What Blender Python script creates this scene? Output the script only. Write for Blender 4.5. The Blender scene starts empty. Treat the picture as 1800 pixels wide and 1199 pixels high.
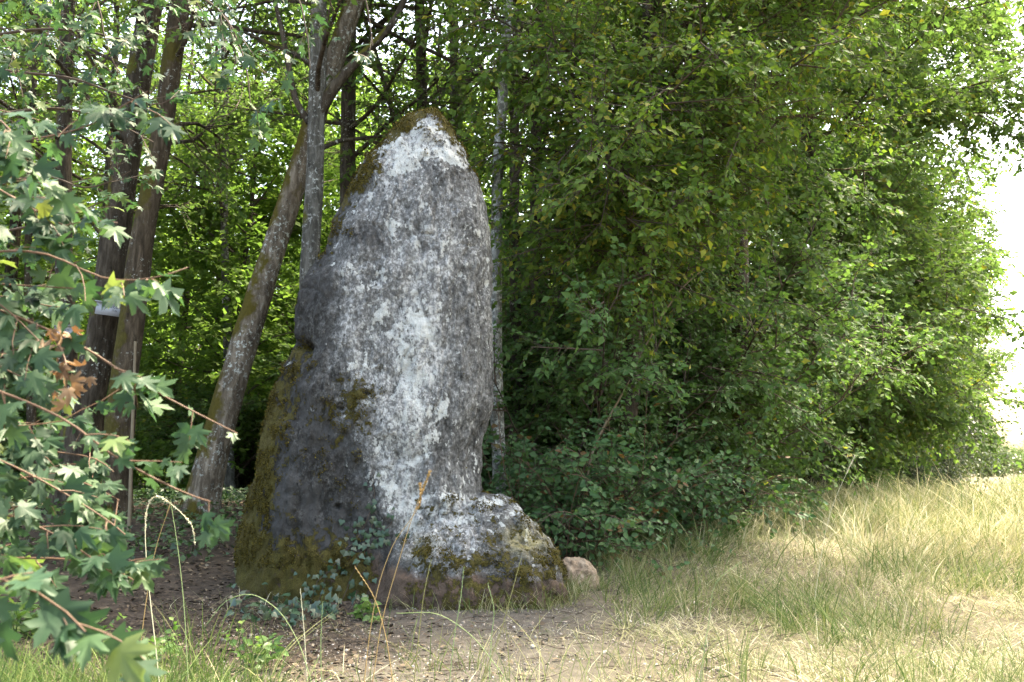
import bpy, math, random
import numpy as np
from mathutils import Matrix, Vector

# ------------------------------------------------------------------ camera, sky, sun, exposure
SC = bpy.context.scene
COL = SC.collection
F_PX, CX, CY, HOR = 1800.0, 900.0, 599.5, 830.0
CAM_H = 1.18
PITCH = math.atan((HOR - CY) / F_PX)
cam_d = bpy.data.cameras.new('camera')
cam_d.sensor_width = 36.0
cam_d.lens = 36.0
cam_d.clip_start = 0.05
cam_d.clip_end = 2000.0
cam_d.dof.use_dof = True
cam_d.dof.focus_distance = 9.2
cam_d.dof.aperture_fstop = 6.3
cam = bpy.data.objects.new('camera', cam_d)
cam.location = (0, 0, CAM_H)
cam.rotation_euler = (math.pi / 2 + PITCH, 0, 0)
COL.objects.link(cam)
SC.camera = cam

SUN_EL, SUN_AZ = math.radians(60), math.radians(50)      # azimuth to the right of the view direction (+Y)
world = bpy.data.worlds.new('World')
SC.world = world
world.use_nodes = True
wn = world.node_tree
sky = wn.nodes.new('ShaderNodeTexSky')
sky.sky_type = 'NISHITA'
sky.sun_disc = False
sky.sun_elevation = SUN_EL
sky.sun_rotation = SUN_AZ
sky.air_density = 1.0
sky.dust_density = 5.0
sky.ozone_density = 1.0
wn.nodes['Background'].inputs['Strength'].default_value = 0.15
wn.links.new(sky.outputs[0], wn.nodes['Background'].inputs['Color'])

sun_d = bpy.data.lights.new('sun', 'SUN')
sun_d.energy = 3.0
sun_d.angle = math.radians(5.0)
sun_d.color = (1.0, 0.95, 0.86)
sun = bpy.data.objects.new('sun', sun_d)
to_sun = Vector((math.sin(SUN_AZ) * math.cos(SUN_EL), math.cos(SUN_AZ) * math.cos(SUN_EL), math.sin(SUN_EL)))
sun.rotation_euler = to_sun.to_track_quat('Z', 'Y').to_euler()
sun.location = to_sun * 60
COL.objects.link(sun)

SC.view_settings.view_transform = 'Standard'
SC.view_settings.look = 'None'
SC.view_settings.exposure = 3.05
SC.view_settings.use_white_balance = True      # the camera was balanced for the open shade
SC.view_settings.white_balance_temperature = 7600
SC.view_settings.white_balance_tint = 4
SC.view_settings.gamma = 1.0
SC.render.engine = 'CYCLES'
cy = SC.cycles
cy.use_denoising = True
cy.max_bounces = 6
cy.diffuse_bounces = 3
cy.glossy_bounces = 2
cy.transmission_bounces = 4
cy.transparent_max_bounces = 4
cy.sample_clamp_indirect = 6.0
cy.use_adaptive_sampling = True
cy.adaptive_threshold = 0.015
cy.caustics_reflective = False
cy.caustics_refractive = False

# ------------------------------------------------------------------ small maths
UP = np.array([0., 0., 1.])
SP, CP = math.sin(PITCH), math.cos(PITCH)


def norm(v):
    return v / np.maximum(np.linalg.norm(v, axis=-1, keepdims=True), 1e-9)


def at(u, v, Y):
    """the point of the place that stands Y metres ahead of the camera and shows at photo pixel u, v"""
    x = (u - CX) / F_PX
    y = (CY - v) / F_PX
    d = np.array([x, CP - SP * y, SP + CP * y])
    return np.array([0, 0, CAM_H]) + d * (Y / d[1])


def proj(P):
    d = P - np.array([0, 0, CAM_H])
    fw = d[..., 1] * CP + d[..., 2] * SP
    up = -d[..., 1] * SP + d[..., 2] * CP
    fw = np.where(np.abs(fw) < 1e-4, 1e-4, fw)
    return CX + F_PX * d[..., 0] / fw, CY - F_PX * up / fw, fw


_rg = np.random.default_rng(7)
_G = _rg.random((64, 64, 64)).astype(np.float32)


def vnoise(P):
    """value noise, 0..1, of points (N,3)"""
    i = np.floor(P).astype(int)
    f = P - i
    f = f * f * (3 - 2 * f)
    i0 = i % 64
    i1 = (i + 1) % 64
    x0, y0, z0 = i0[..., 0], i0[..., 1], i0[..., 2]
    x1, y1, z1 = i1[..., 0], i1[..., 1], i1[..., 2]
    fx, fy, fz = f[..., 0], f[..., 1], f[..., 2]
    a = _G[x0, y0, z0] * (1 - fx) + _G[x1, y0, z0] * fx
    b = _G[x0, y1, z0] * (1 - fx) + _G[x1, y1, z0] * fx
    c = _G[x0, y0, z1] * (1 - fx) + _G[x1, y0, z1] * fx
    d = _G[x0, y1, z1] * (1 - fx) + _G[x1, y1, z1] * fx
    return (a * (1 - fy) + b * fy) * (1 - fz) + (c * (1 - fy) + d * fy) * fz


def fbm(P, octaves=4, gain=0.5):
    s, amp, tot = 0.0, 1.0, 0.0
    for o in range(octaves):
        s = s + amp * (vnoise(P * (2.03 ** o) + 11.7 * o) - 0.5)
        tot += amp
        amp *= gain
    return s / tot * 2


def sstep(a, b, x):
    t = np.clip((x - a) / (b - a), 0, 1)
    return t * t * (3 - 2 * t)


def edge_x(y):
    """where the wood ends and the grass begins"""
    return 0.9 + (np.asarray(y, float) - 10.5) * 0.455


def gz(x, y):
    x = np.asarray(x, float)
    y = np.asarray(y, float)
    k = sstep(7.6, 13.0, y)
    side = sstep(1.5, -1.5, x)
    z = k * (0.42 + 0.30 * side)
    rut = y * 0.468
    z = z + 0.02 * np.maximum(0, np.minimum(x - rut - 4.0, 30)) * sstep(20, 40, y)
    ra = np.sqrt(((x + .95) / 1.28) ** 2 + ((y - 9.4) / .62) ** 2)
    rb = np.sqrt(((x + .38) / .86) ** 2 + ((y - 9.15) / .72) ** 2)
    z = z + .06 * np.exp(-np.clip(np.minimum(ra, rb) - 1, 0, 9) / .10)      # soil banked against the stone
    P = np.stack([x * 0.7, y * 0.7, np.zeros_like(x) + 3.3], -1)
    return z + 0.05 * fbm(P, 3)


# ------------------------------------------------------------------ mesh helpers
def new_mesh(name, V, F, mat, tint=None, smooth=False, attrs=None):
    """F: (M,3) or (M,4) array, or a list of such arrays"""
    me = bpy.data.meshes.new(name)
    Fs = F if isinstance(F, list) else [F]
    Fs = [np.asarray(f, dtype=np.int32) for f in Fs if len(f)]
    V = np.asarray(V, dtype=np.float32)
    me.vertices.add(len(V))
    me.vertices.foreach_set('co', V.ravel())
    nl = sum(f.size for f in Fs)
    npoly = sum(len(f) for f in Fs)
    me.loops.add(nl)
    me.polygons.add(npoly)
    me.loops.foreach_set('vertex_index', np.concatenate([f.ravel() for f in Fs]))
    cnt = np.concatenate([np.full(len(f), f.shape[1], np.int32) for f in Fs])
    st = np.concatenate([[0], np.cumsum(cnt)[:-1]]).astype(np.int32)
    me.polygons.foreach_set('loop_start', st)
    try:
        me.polygons.foreach_set('loop_total', cnt)
    except Exception:
        pass
    if smooth:
        me.polygons.foreach_set('use_smooth', np.ones(npoly, dtype=bool))
    ats = dict(attrs or {})
    if tint is not None:
        ats['tint'] = tint
    for k, a in ats.items():
        at_ = me.attributes.new(k, 'FLOAT', 'POINT')
        at_.data.foreach_set('value', np.asarray(a, dtype=np.float32))
    me.update(calc_edges=True)
    me.validate()
    if mat is not None:
        me.materials.append(mat)
    return me


def link(name, me, parent=None, kind=None, label=None):
    o = bpy.data.objects.new(name, me)
    COL.objects.link(o)
    if parent is not None:
        o.parent = parent
    if kind:
        o['kind'] = kind
    if label:
        o['label'] = label
    return o


def thing(name, loc, label, cat, group=None):
    o = bpy.data.objects.new(name, None)
    o.empty_display_size = 0.2
    COL.objects.link(o)
    o.location = tuple(float(c) for c in loc)
    return tag(o, label, cat, group)


def tag(o, label, cat, group=None):
    o['label'] = label
    o['category'] = cat
    if group:
        o['group'] = group
    return o


def dup(root, loc, rz, sc, label, group):
    r = root.copy()
    COL.objects.link(r)
    r.location = tuple(float(c) for c in loc)
    r.rotation_euler = (0, 0, rz)
    r.scale = (sc[0], sc[0], sc[1])
    r['label'] = label
    if group:
        r['group'] = group
    for ch in [c for c in bpy.data.objects if c.parent == root]:
        c = ch.copy()
        COL.objects.link(c)
        c.parent = r
    return r


# ------------------------------------------------------------------ growth
def grow(start, d, length, K, wob, grav, rng):
    N = len(start)
    P = np.zeros((N, K, 3))
    P[:, 0] = start
    d = norm(d)
    step = (np.asarray(length) / (K - 1)).reshape(-1, 1) * np.ones((N, 1))
    g = np.asarray(grav, float).reshape(-1, 1) * np.array([[0, 0, -1.0]])
    for k in range(1, K):
        d = norm(d + rng.normal(0, wob, (N, 3)) + g)
        P[:, k] = P[:, k - 1] + d * step
    return P


def sample(P, t):
    """P (N,K,3), t (N,n) -> pos, tangent (N,n,3)"""
    K = P.shape[1]
    x = np.clip(t, 0, 0.9999) * (K - 1)
    i = x.astype(int)
    f = (x - i)[..., None]
    a = np.take_along_axis(P, i[..., None].repeat(3, -1), 1)
    b = np.take_along_axis(P, (i + 1)[..., None].repeat(3, -1), 1)
    return a * (1 - f) + b * f, norm(b - a)


def spawn(P, n, t0, t1, ang, flat, rng, bias=None):
    N = len(P)
    t = t0 + (t1 - t0) * (np.arange(n)[None] + rng.random((N, n))) / n
    pos, tan = sample(P, t)
    r = rng.normal(0, 1, (N, n, 3))
    r[..., 2] *= flat
    if bias is not None:
        r = r + np.asarray(bias)
    r = norm(r - tan * (r * tan).sum(-1, keepdims=True))
    a = rng.normal(ang, 0.2, (N, n, 1))
    d = norm(tan * np.cos(a) + r * np.sin(a))
    return pos.reshape(-1, 3), d.reshape(-1, 3), t.reshape(-1)


def tubes(P, r0, r1, sides=3):
    N, K = P.shape[:2]
    r0 = np.broadcast_to(np.asarray(r0, float), (N,))
    r1 = np.broadcast_to(np.asarray(r1, float), (N,))
    s = np.linspace(0, 1, K)
    R = r0[:, None] * (1 - s) + r1[:, None] * s
    T = norm(np.gradient(P, axis=1))
    ref = np.where(np.abs(T[..., 2:3]) > 0.9, np.array([1., 0, 0]), np.array([0, 0, 1.]))
    A = norm(np.cross(T, ref))
    B = np.cross(T, A)
    th = np.arange(sides) * 2 * np.pi / sides
    V = P[:, :, None] + R[:, :, None, None] * (np.cos(th)[:, None] * A[:, :, None] + np.sin(th)[:, None] * B[:, :, None])
    idx = np.arange(N * K * sides).reshape(N, K, sides)
    a = idx[:, :-1]
    b = idx[:, 1:]
    F = np.stack([a, np.roll(a, -1, 2), np.roll(b, -1, 2), b], -1).reshape(-1, 4)
    return V.reshape(-1, 3), F


class Bag:
    def __init__(self):
        self.V, self.F3, self.F4, self.T, self.n = [], [], [], [], 0

    def add(self, V, F, tint=None):
        F = np.asarray(F)
        (self.F3 if F.shape[1] == 3 else self.F4).append(F + self.n)
        self.V.append(V)
        self.T.append(np.zeros(len(V)) if tint is None else tint)
        self.n += len(V)

    def mesh(self, name, mat, off=(0, 0, 0), smooth=False):
        Fs = []
        if self.F3:
            Fs.append(np.concatenate(self.F3))
        if self.F4:
            Fs.append(np.concatenate(self.F4))
        return new_mesh(name, np.concatenate(self.V) - np.asarray(off), Fs, mat, np.concatenate(self.T), smooth)


# leaf templates: (x across, y along, z up from the blade)
OVATE = (np.array([[0, 0, 0], [-.30, .33, .05], [.30, .33, .05], [0, .45, -.03], [-.2, .7, .03], [.2, .7, .03], [0, 1, -.10]]),
         np.array([[0, 3, 1], [0, 2, 3], [1, 3, 4], [3, 2, 5], [4, 3, 6], [3, 5, 6]]))
LEAF4 = (np.array([[0, 0, 0], [-.30, .42, .06], [.30, .42, .06], [0, .45, -.04], [0, 1, -.10]]),
         np.array([[0, 3, 1], [0, 2, 3], [1, 3, 4], [3, 2, 4]]))
LEAF2 = (np.array([[0, 0, 0], [-.32, .45, .05], [.32, .45, .05], [0, 1, -.05]]),
         np.array([[0, 3, 1], [0, 2, 3]]))


def maple_template(curl=0.1, seed=0):
    r = np.random.default_rng(seed)
    o = [(0, 0), (.16, -.06), (.50, .02), (.30, .20), (.62, .52), (.46, .56), (.40, .60), (.16, .46), (.19, .76), (.10, .80), (0, 1.0)]
    pts = o + [(-x, y) for x, y in o[-2:0:-1]]
    pts = np.array(pts) + r.normal(0, .015, (len(pts), 2))
    V = [(0, .16, 0)] + [(x, y, 0) for x, y in pts]
    V = np.array(V)
    rad = np.hypot(V[:, 0], V[:, 1] - .2)
    V[:, 2] = -curl * rad ** 2 + .10 * np.abs(V[:, 0]) + r.normal(0, .02, len(V))
    n = len(pts)
    F = np.array([[0, 1 + i, 1 + (i + 1) % n] for i in range(n)])[:, ::-1]
    return V, F


MAPLES = [maple_template(c, i) for i, c in enumerate((.12, .3, .5, -.15, .8, .4))]
for _i, _k in ((1, .8), (3, .85), (4, .75)):
    MAPLES[_i][0][:, 0] *= _k
MAPLES[5][0][:, 2] += .25 * MAPLES[5][0][:, 0]
IVY = (np.array([[0, .15, .03], [0, 0, 0], [-.28, -.12, 0], [-.48, .18, -.06], [-.30, .42, -.01], [0, 1, -.12], [.30, .42, -.01], [.48, .18, -.06], [.28, -.12, 0]]),
       np.array([[0, 2, 1], [0, 3, 2], [0, 4, 3], [0, 5, 4], [0, 6, 5], [0, 7, 6], [0, 8, 7], [0, 1, 8]]))


def frames(axis, nrm):
    a = norm(axis)
    n = norm(nrm - a * (nrm * a).sum(-1, keepdims=True))
    return np.cross(a, n), a, n


def leaf_mesh(pos, axis, nrm, size, tpl, tint):
    s, a, n = frames(axis, nrm)
    T, F = tpl
    V = pos[:, None] + size[:, None, None] * (T[None, :, :1] * s[:, None] + T[None, :, 1:2] * a[:, None] + T[None, :, 2:] * n[:, None])
    m = len(T)
    FF = (F[None] + (np.arange(len(pos)) * m)[:, None, None]).reshape(-1, 3)
    return V.reshape(-1, 3), FF, np.repeat(tint, m)


def leaf_sites(P, n, size, rng, droop=0.25, nbias=(0, 0, 1), nnoise=0.5, t0=0.1, petiole=0.0):
    """alternate leaves along twigs P"""
    N = len(P)
    t = t0 + (1 - t0) * (np.arange(n)[None] + 0.3 + 0.6 * rng.random((N, n))) / n
    t = np.clip(t, 0, 1)
    pos, tan = sample(P, t)
    side = norm(np.cross(tan, UP) + 1e-6)
    sg = np.where(np.arange(n) % 2 == 0, 1.0, -1.0)[None, :, None]
    ax = tan * rng.uniform(.2, .9, (N, n, 1)) + side * sg * rng.uniform(.5, 1.0, (N, n, 1)) + rng.normal(0, .25, (N, n, 3)) - droop * UP
    ax = norm(ax)
    nr = np.asarray(nbias, float) + rng.normal(0, nnoise, (N, n, 3))
    sz = size * np.clip(rng.normal(1, .22, (N, n)), .45, 1.6)
    pos = pos + ax * petiole * sz[..., None]
    return pos.reshape(-1, 3), ax.reshape(-1, 3), nr.reshape(-1, 3), sz.reshape(-1)


# ------------------------------------------------------------------ materials
def mk(name):
    m = bpy.data.materials.new(name)
    m.use_nodes = True
    nt = m.node_tree
    nt.nodes.clear()
    out = nt.nodes.new('ShaderNodeOutputMaterial')
    return m, nt, out


def N_(nt, typ, **kw):
    n = nt.nodes.new(typ)
    for k, v in kw.items():
        if k in n.inputs:
            n.inputs[k].default_value = v
        else:
            setattr(n, k, v)
    return n


def ramp(nt, fac, stops, interp='LINEAR'):
    r = nt.nodes.new('ShaderNodeValToRGB')
    r.color_ramp.interpolation = interp
    el = r.color_ramp.elements
    while len(el) > 1:
        el.remove(el[-1])
    for i, (p, c) in enumerate(stops):
        e = el[0] if i == 0 else el.new(p)
        e.position = p
        e.color = (*c, 1) if len(c) == 3 else c
    nt.links.new(fac, r.inputs['Fac'])
    return r.outputs['Color']


def mixc(nt, fac, a, b):
    m = nt.nodes.new('ShaderNodeMix')
    m.data_type = 'RGBA'
    for s, v in ((m.inputs[0], fac), (m.inputs[6], a), (m.inputs[7], b)):
        if isinstance(v, (int, float)):
            s.default_value = v
        elif isinstance(v, tuple):
            s.default_value = (*v, 1)
        else:
            nt.links.new(v, s)
    return m.outputs[2]


def math_(nt, op, a, b=0.0, clamp=False):
    m = nt.nodes.new('ShaderNodeMath')
    m.operation = op
    m.use_clamp = clamp
    for s, v in ((m.inputs[0], a), (m.inputs[1], b)):
        if isinstance(v, (int, float)):
            s.default_value = v
        else:
            nt.links.new(v, s)
    return m.outputs[0]


def mapr(nt, v, a, b, c=0.0, d=1.0):
    m = nt.nodes.new('ShaderNodeMapRange')
    m.inputs[1].default_value = a
    m.inputs[2].default_value = b
    m.inputs[3].default_value = c
    m.inputs[4].default_value = d
    nt.links.new(v, m.inputs[0])
    return m.outputs[0]


def noise(nt, vec, scale, detail=4, rough=.55, dist=0.0):
    n = nt.nodes.new('ShaderNodeTexNoise')
    n.inputs['Scale'].default_value = scale
    n.inputs['Detail'].default_value = detail
    n.inputs['Roughness'].default_value = rough
    n.inputs['Distortion'].default_value = dist
    if vec is not None:
        nt.links.new(vec, n.inputs['Vector'])
    return n.outputs['Fac']


def scaled(nt, vec, s):
    m = nt.nodes.new('ShaderNodeMapping')
    m.inputs['Scale'].default_value = s
    nt.links.new(vec, m.inputs['Vector'])
    return m.outputs[0]


def attr(nt, name):
    a = nt.nodes.new('ShaderNodeAttribute')
    a.attribute_name = name
    return a.outputs['Fac']


def leaf_mat(name, stops, transl=.4, spec=.35, rough=.45, obj_random=False, tgain=(1.35, 1.5, .9)):
    m, nt, out = mk(name)
    if obj_random:
        fac = nt.nodes.new('ShaderNodeObjectInfo').outputs['Random']
    else:
        fac = attr(nt, 'tint')
    col = ramp(nt, fac, stops)
    co = nt.nodes.new('ShaderNodeTexCoord')
    nz = noise(nt, co.outputs['Object'], 30 if not obj_random else 2.5, 2)
    col = mixc(nt, mapr(nt, nz, .3, .8, 0, .35), col, tuple(0.55 * c for c in stops[1][1]))
    p = N_(nt, 'ShaderNodeBsdfPrincipled', Roughness=rough)
    p.inputs['Specular IOR Level'].default_value = spec
    nt.links.new(col, p.inputs['Base Color'])
    mul = nt.nodes.new('ShaderNodeMix')
    mul.data_type = 'RGBA'
    mul.blend_type = 'MULTIPLY'
    mul.inputs[0].default_value = 1
    nt.links.new(col, mul.inputs[6])
    mul.inputs[7].default_value = (*tgain, 1)
    tr = nt.nodes.new('ShaderNodeBsdfTranslucent')
    nt.links.new(mul.outputs[2], tr.inputs['Color'])
    mx = nt.nodes.new('ShaderNodeMixShader')
    mx.inputs[0].default_value = transl
    nt.links.new(p.outputs[0], mx.inputs[1])
    nt.links.new(tr.outputs[0], mx.inputs[2])
    nt.links.new(mx.outputs[0], out.inputs[0])
    return m


def bark_mat(name, c0, c1, lichen=(.45, .47, .43), lich=.3, moss=.2, mossc=(.075, .07, .012), scale=1.0):
    m, nt, out = mk(name)
    co = nt.nodes.new('ShaderNodeTexCoord')
    ob = co.outputs['Object']
    st = scaled(nt, ob, (1, 1, .22))
    n1 = noise(nt, st, 16 * scale, 6, .65, .6)
    n2 = noise(nt, ob, 3.0, 4)
    n3 = noise(nt, ob, 22 * scale, 5, .7)
    col = ramp(nt, n1, [(.28, tuple(.35 * c for c in c0)), (.48, c0), (.72, c1)])
    lf = math_(nt, 'MULTIPLY', mapr(nt, n3, .62 - .16 * lich, .68 - .14 * lich), mapr(nt, n2, .55 - .3 * lich, .7 - .2 * lich), True)
    col = mixc(nt, lf, col, lichen)
    n4 = noise(nt, ob, 2.2, 5, .65)
    sep = nt.nodes.new('ShaderNodeSeparateXYZ')
    geo = nt.nodes.new('ShaderNodeNewGeometry')
    nt.links.new(geo.outputs['Normal'], sep.inputs[0])
    mb = math_(nt, 'ADD', n4, math_(nt, 'MULTIPLY', sep.outputs[0], -.10))
    mb = math_(nt, 'ADD', mb, math_(nt, 'MULTIPLY', sep.outputs[2], .25))
    mf = mapr(nt, mb, .68 - .3 * moss, .76 - .3 * moss)
    mcol = mixc(nt, n3, tuple(.5 * c for c in mossc), tuple(1.6 * c for c in mossc))
    col = mixc(nt, mf, col, mcol)
    p = N_(nt, 'ShaderNodeBsdfPrincipled', Roughness=.9)
    p.inputs['Specular IOR Level'].default_value = .15
    nt.links.new(col, p.inputs['Base Color'])
    b = N_(nt, 'ShaderNodeBump', Strength=1.0, Distance=.035)
    hh = math_(nt, 'ADD', n1, math_(nt, 'MULTIPLY', n3, .35))
    nt.links.new(hh, b.inputs['Height'])
    nt.links.new(b.outputs[0], p.inputs['Normal'])
    nt.links.new(p.outputs[0], out.inputs[0])
    return m


def plain(name, col, rough=.7, var=.35, scale=20, spec=.3):
    m, nt, out = mk(name)
    co = nt.nodes.new('ShaderNodeTexCoord')
    n = noise(nt, co.outputs['Object'], scale, 4)
    c = mixc(nt, n, tuple(x * (1 - var) for x in col), tuple(min(1, x * (1 + var)) for x in col))
    p = N_(nt, 'ShaderNodeBsdfPrincipled', Roughness=rough)
    p.inputs['Specular IOR Level'].default_value = spec
    nt.links.new(c, p.inputs['Base Color'])
    nt.links.new(p.outputs[0], out.inputs[0])
    return m


def tint_mat(name, stops, rough=.8, transl=.0):
    m, nt, out = mk(name)
    col = ramp(nt, attr(nt, 'tint'), stops)
    p = N_(nt, 'ShaderNodeBsdfPrincipled', Roughness=rough)
    p.inputs['Specular IOR Level'].default_value = .2
    nt.links.new(col, p.inputs['Base Color'])
    if transl:
        tr = nt.nodes.new('ShaderNodeBsdfTranslucent')
        nt.links.new(col, tr.inputs['Color'])
        mx = nt.nodes.new('ShaderNodeMixShader')
        mx.inputs[0].default_value = transl
        nt.links.new(p.outputs[0], mx.inputs[1])
        nt.links.new(tr.outputs[0], mx.inputs[2])
        nt.links.new(mx.outputs[0], out.inputs[0])
    else:
        nt.links.new(p.outputs[0], out.inputs[0])
    return m


G0, G1, G2 = (.030, .062, .016), (.055, .105, .022), (.10, .15, .03)
YEL = (.24, .21, .03)
M = {}
M['forest_leaf'] = leaf_mat('forest_leaf', [(0, (.05, .088, .028)), (.5, (.085, .138, .042)), (.9, (.135, .18, .055)), (1, YEL)], .48, .12, .65)
M['wood_leaf'] = leaf_mat('wood_leaf', [(0, (.065, .115, .028)), (.5, (.10, .16, .04)), (.9, (.15, .205, .052)), (1, YEL)], .58, .10, .65)
M['edge_leaf'] = leaf_mat('edge_leaf', [(0, (.045, .085, .028)), (.5, (.078, .135, .042)), (.93, (.125, .18, .052)), (1, YEL)], .42, .15, .6)
M['yellow_leaf'] = leaf_mat('yellow_leaf', [(0, (.046, .09, .019)), (.45, (.082, .142, .027)), (.85, (.135, .185, .034)), (1, (.27, .24, .04))], .42, .18, .6)
M['dark_leaf'] = leaf_mat('dark_leaf', [(0, (.035, .055, .028)), (.5, (.06, .085, .045)), (1, (.11, .14, .06))], .3, .35)
M['thicket_leaf'] = leaf_mat('thicket_leaf', [(0, (.042, .085, .028)), (.5, (.072, .138, .042)), (.95, (.11, .185, .05)), (1, YEL)], .38, .22, .55)
M['bramble_leaf'] = leaf_mat('bramble_leaf', [(0, (.034, .075, .03)), (.5, (.058, .12, .044)), (.93, (.095, .16, .056)), (.95, (.16, .08, .03)), (1, (.10, .05, .02))], .32, .22, .55)
M['bramble_piece'] = leaf_mat('bramble_piece', [(0, (.034, .075, .03)), (.5, (.058, .12, .044)), (.95, (.095, .16, .056)), (1, (.15, .10, .03))], .32, .22, .55, obj_random=True)
M['maple_leaf'] = leaf_mat('maple_leaf', [(0, (.022, .046, .026)), (.5, (.036, .070, .038)), (.93, (.06, .105, .045)), (1, (.20, .22, .06))], .35, .22, .5)
M['maple_piece'] = leaf_mat('maple_piece', [(0, (.022, .050, .026)), (.5, (.038, .080, .040)), (.93, (.068, .12, .05)), (1, (.20, .22, .06))], .35, .22, .5, obj_random=True)
M['dead_leaf'] = leaf_mat('dead_leaf', [(0, (.11, .06, .03)), (.5, (.19, .115, .06)), (1, (.28, .19, .115))], .25, .3, .6, obj_random=True, tgain=(1.2, 1, .8))
M['ivy_leaf'] = leaf_mat('ivy_leaf', [(0, (.022, .045, .028)), (.6, (.04, .085, .042)), (1, (.10, .10, .06))], .2, .5, .35, obj_random=True)
M['cover_leaf'] = leaf_mat('cover_leaf', [(0, (.025, .05, .022)), (.6, (.045, .09, .03)), (1, (.08, .14, .04))], .3, .4)
M['crop_leaf'] = leaf_mat('crop_leaf', [(0, (.06, .12, .03)), (1, (.14, .22, .06))], .4, .3)
M['twig'] = plain('twig', (.075, .055, .042), .85)
M['red_twig'] = plain('red_twig', (.12, .068, .042), .6, .3, 40)
M['bark_dark'] = bark_mat('bark_dark', (.046, .036, .026), (.105, .086, .066), lich=.3, moss=.3)
M['bark_moss'] = bark_mat('bark_moss', (.055, .041, .027), (.125, .095, .066), lich=.25, moss=.62, mossc=(.06, .05, .012))
M['bark_lean'] = bark_mat('bark_lean', (.12, .095, .07), (.30, .25, .195), lich=.5, moss=.5, mossc=(.075, .060, .012))
M['bark_grey'] = bark_mat('bark_grey', (.075, .070, .060), (.17, .162, .145), lichen=(.45, .46, .44), lich=.5, moss=.12)
M['bark_white'] = bark_mat('bark_white', (.15, .148, .138), (.36, .36, .34), lichen=(.5, .51, .48), lich=.7, moss=.2)

# ------------------------------------------------------------------ ground
def ground_material():
    m, nt, out = mk('ground_soil')
    co = nt.nodes.new('ShaderNodeTexCoord')
    ob = co.outputs['Object']
    n1 = noise(nt, ob, 2.0, 5, .6)
    n2 = noise(nt, ob, 45, 4, .7)
    n3 = noise(nt, ob, 9, 5, .65)
    soil = ramp(nt, n3, [(.25, (.046, .040, .033)), (.55, (.088, .077, .064)), (.8, (.135, .12, .10))])
    soil = mixc(nt, mapr(nt, n2, .62, .72, 0, .8), soil, (.27, .24, .21))
    soil = mixc(nt, mapr(nt, n2, .40, .30, 0, .6), soil, (.045, .032, .025))
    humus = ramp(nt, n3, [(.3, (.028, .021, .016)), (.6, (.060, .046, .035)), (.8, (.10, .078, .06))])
    straw = ramp(nt, n3, [(.3, (.075, .06, .042)), (.6, (.15, .125, .085)), (.8, (.22, .19, .13))])
    c = mixc(nt, attr(nt, 'straw'), soil, straw)
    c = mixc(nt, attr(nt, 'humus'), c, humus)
    p = N_(nt, 'ShaderNodeBsdfPrincipled', Roughness=.95)
    p.inputs['Specular IOR Level'].default_value = .1
    nt.links.new(c, p.inputs['Base Color'])
    b = N_(nt, 'ShaderNodeBump', Strength=.7, Distance=.02)
    nt.links.new(math_(nt, 'ADD', n3, math_(nt, 'MULTIPLY', n2, .5)), b.inputs['Height'])
    nt.links.new(b.outputs[0], p.inputs['Normal'])
    nt.links.new(p.outputs[0], out.inputs[0])
    return m


def build_ground():
    def warp(n, lo, hi, c, s):
        t = np.linspace(-1, 1, n)
        w = np.sinh(t * 4.2) / np.sinh(4.2)
        return np.where(w < 0, c + (c - lo) * w, c + (hi - c) * w)
    xs = warp(241, -400, 500, 0.5, 1)
    ys = warp(241, -150, 900, 9, 1)
    X, Y = np.meshgrid(xs, ys)
    V = np.stack([X, Y, gz(X, Y)], -1).reshape(-1, 3)
    near = (np.abs(V[:, 0]) < 8) & (V[:, 1] < 16) & (V[:, 1] > 2)
    V[near, 2] += .030 * fbm(V[near] * np.array([4, 4, 0]) + 5.1, 3)
    idx = np.arange(V.shape[0]).reshape(X.shape)
    F = np.stack([idx[:-1, :-1], idx[:-1, 1:], idx[1:, 1:], idx[1:, :-1]], -1).reshape(-1, 4)
    x, y = V[:, 0], V[:, 1]
    w = .5 * fbm(V * np.array([.8, .8, 0]) + 2.2, 3)
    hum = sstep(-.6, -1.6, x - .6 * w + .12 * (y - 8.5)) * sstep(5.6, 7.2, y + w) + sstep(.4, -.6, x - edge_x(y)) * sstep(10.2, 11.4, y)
    straw = sstep(.2, 1.2, x + w) * sstep(5.0, 6.2, y + 1.2 * w + .4 * x) + sstep(14, 18, y) * (x > edge_x(y) - .5)
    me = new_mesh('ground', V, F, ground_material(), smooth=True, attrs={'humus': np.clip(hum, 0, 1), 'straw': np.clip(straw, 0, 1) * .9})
    link('ground', me, kind='structure')


build_ground()


def build_path():
    # the bare wheel track far along the edge of the wood
    y = np.linspace(34, 75, 40)
    cx = y * 0.468 - .5 + .25 * np.sin(y * .25) - 0.0016 * (y - 47) ** 2
    w = .42 + .12 * np.sin(y * 1.3)
    rows = []
    for s in (-1, -.5, 0, .5, 1):
        x = cx + s * w
        rows.append(np.stack([x, y, gz(x, y) + .03 + .02 * (1 - abs(s))], -1))
    V = np.stack(rows, 1)
    idx = np.arange(V.shape[0] * 5).reshape(-1, 5)
    F = np.stack([idx[:-1, :-1], idx[:-1, 1:], idx[1:, 1:], idx[1:, :-1]], -1).reshape(-1, 4)
    link('path', new_mesh('path', V.reshape(-1, 3), F, plain('path_dirt', (.32, .24, .17), .95, .3, 4), smooth=True), kind='structure')


build_path()


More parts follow.
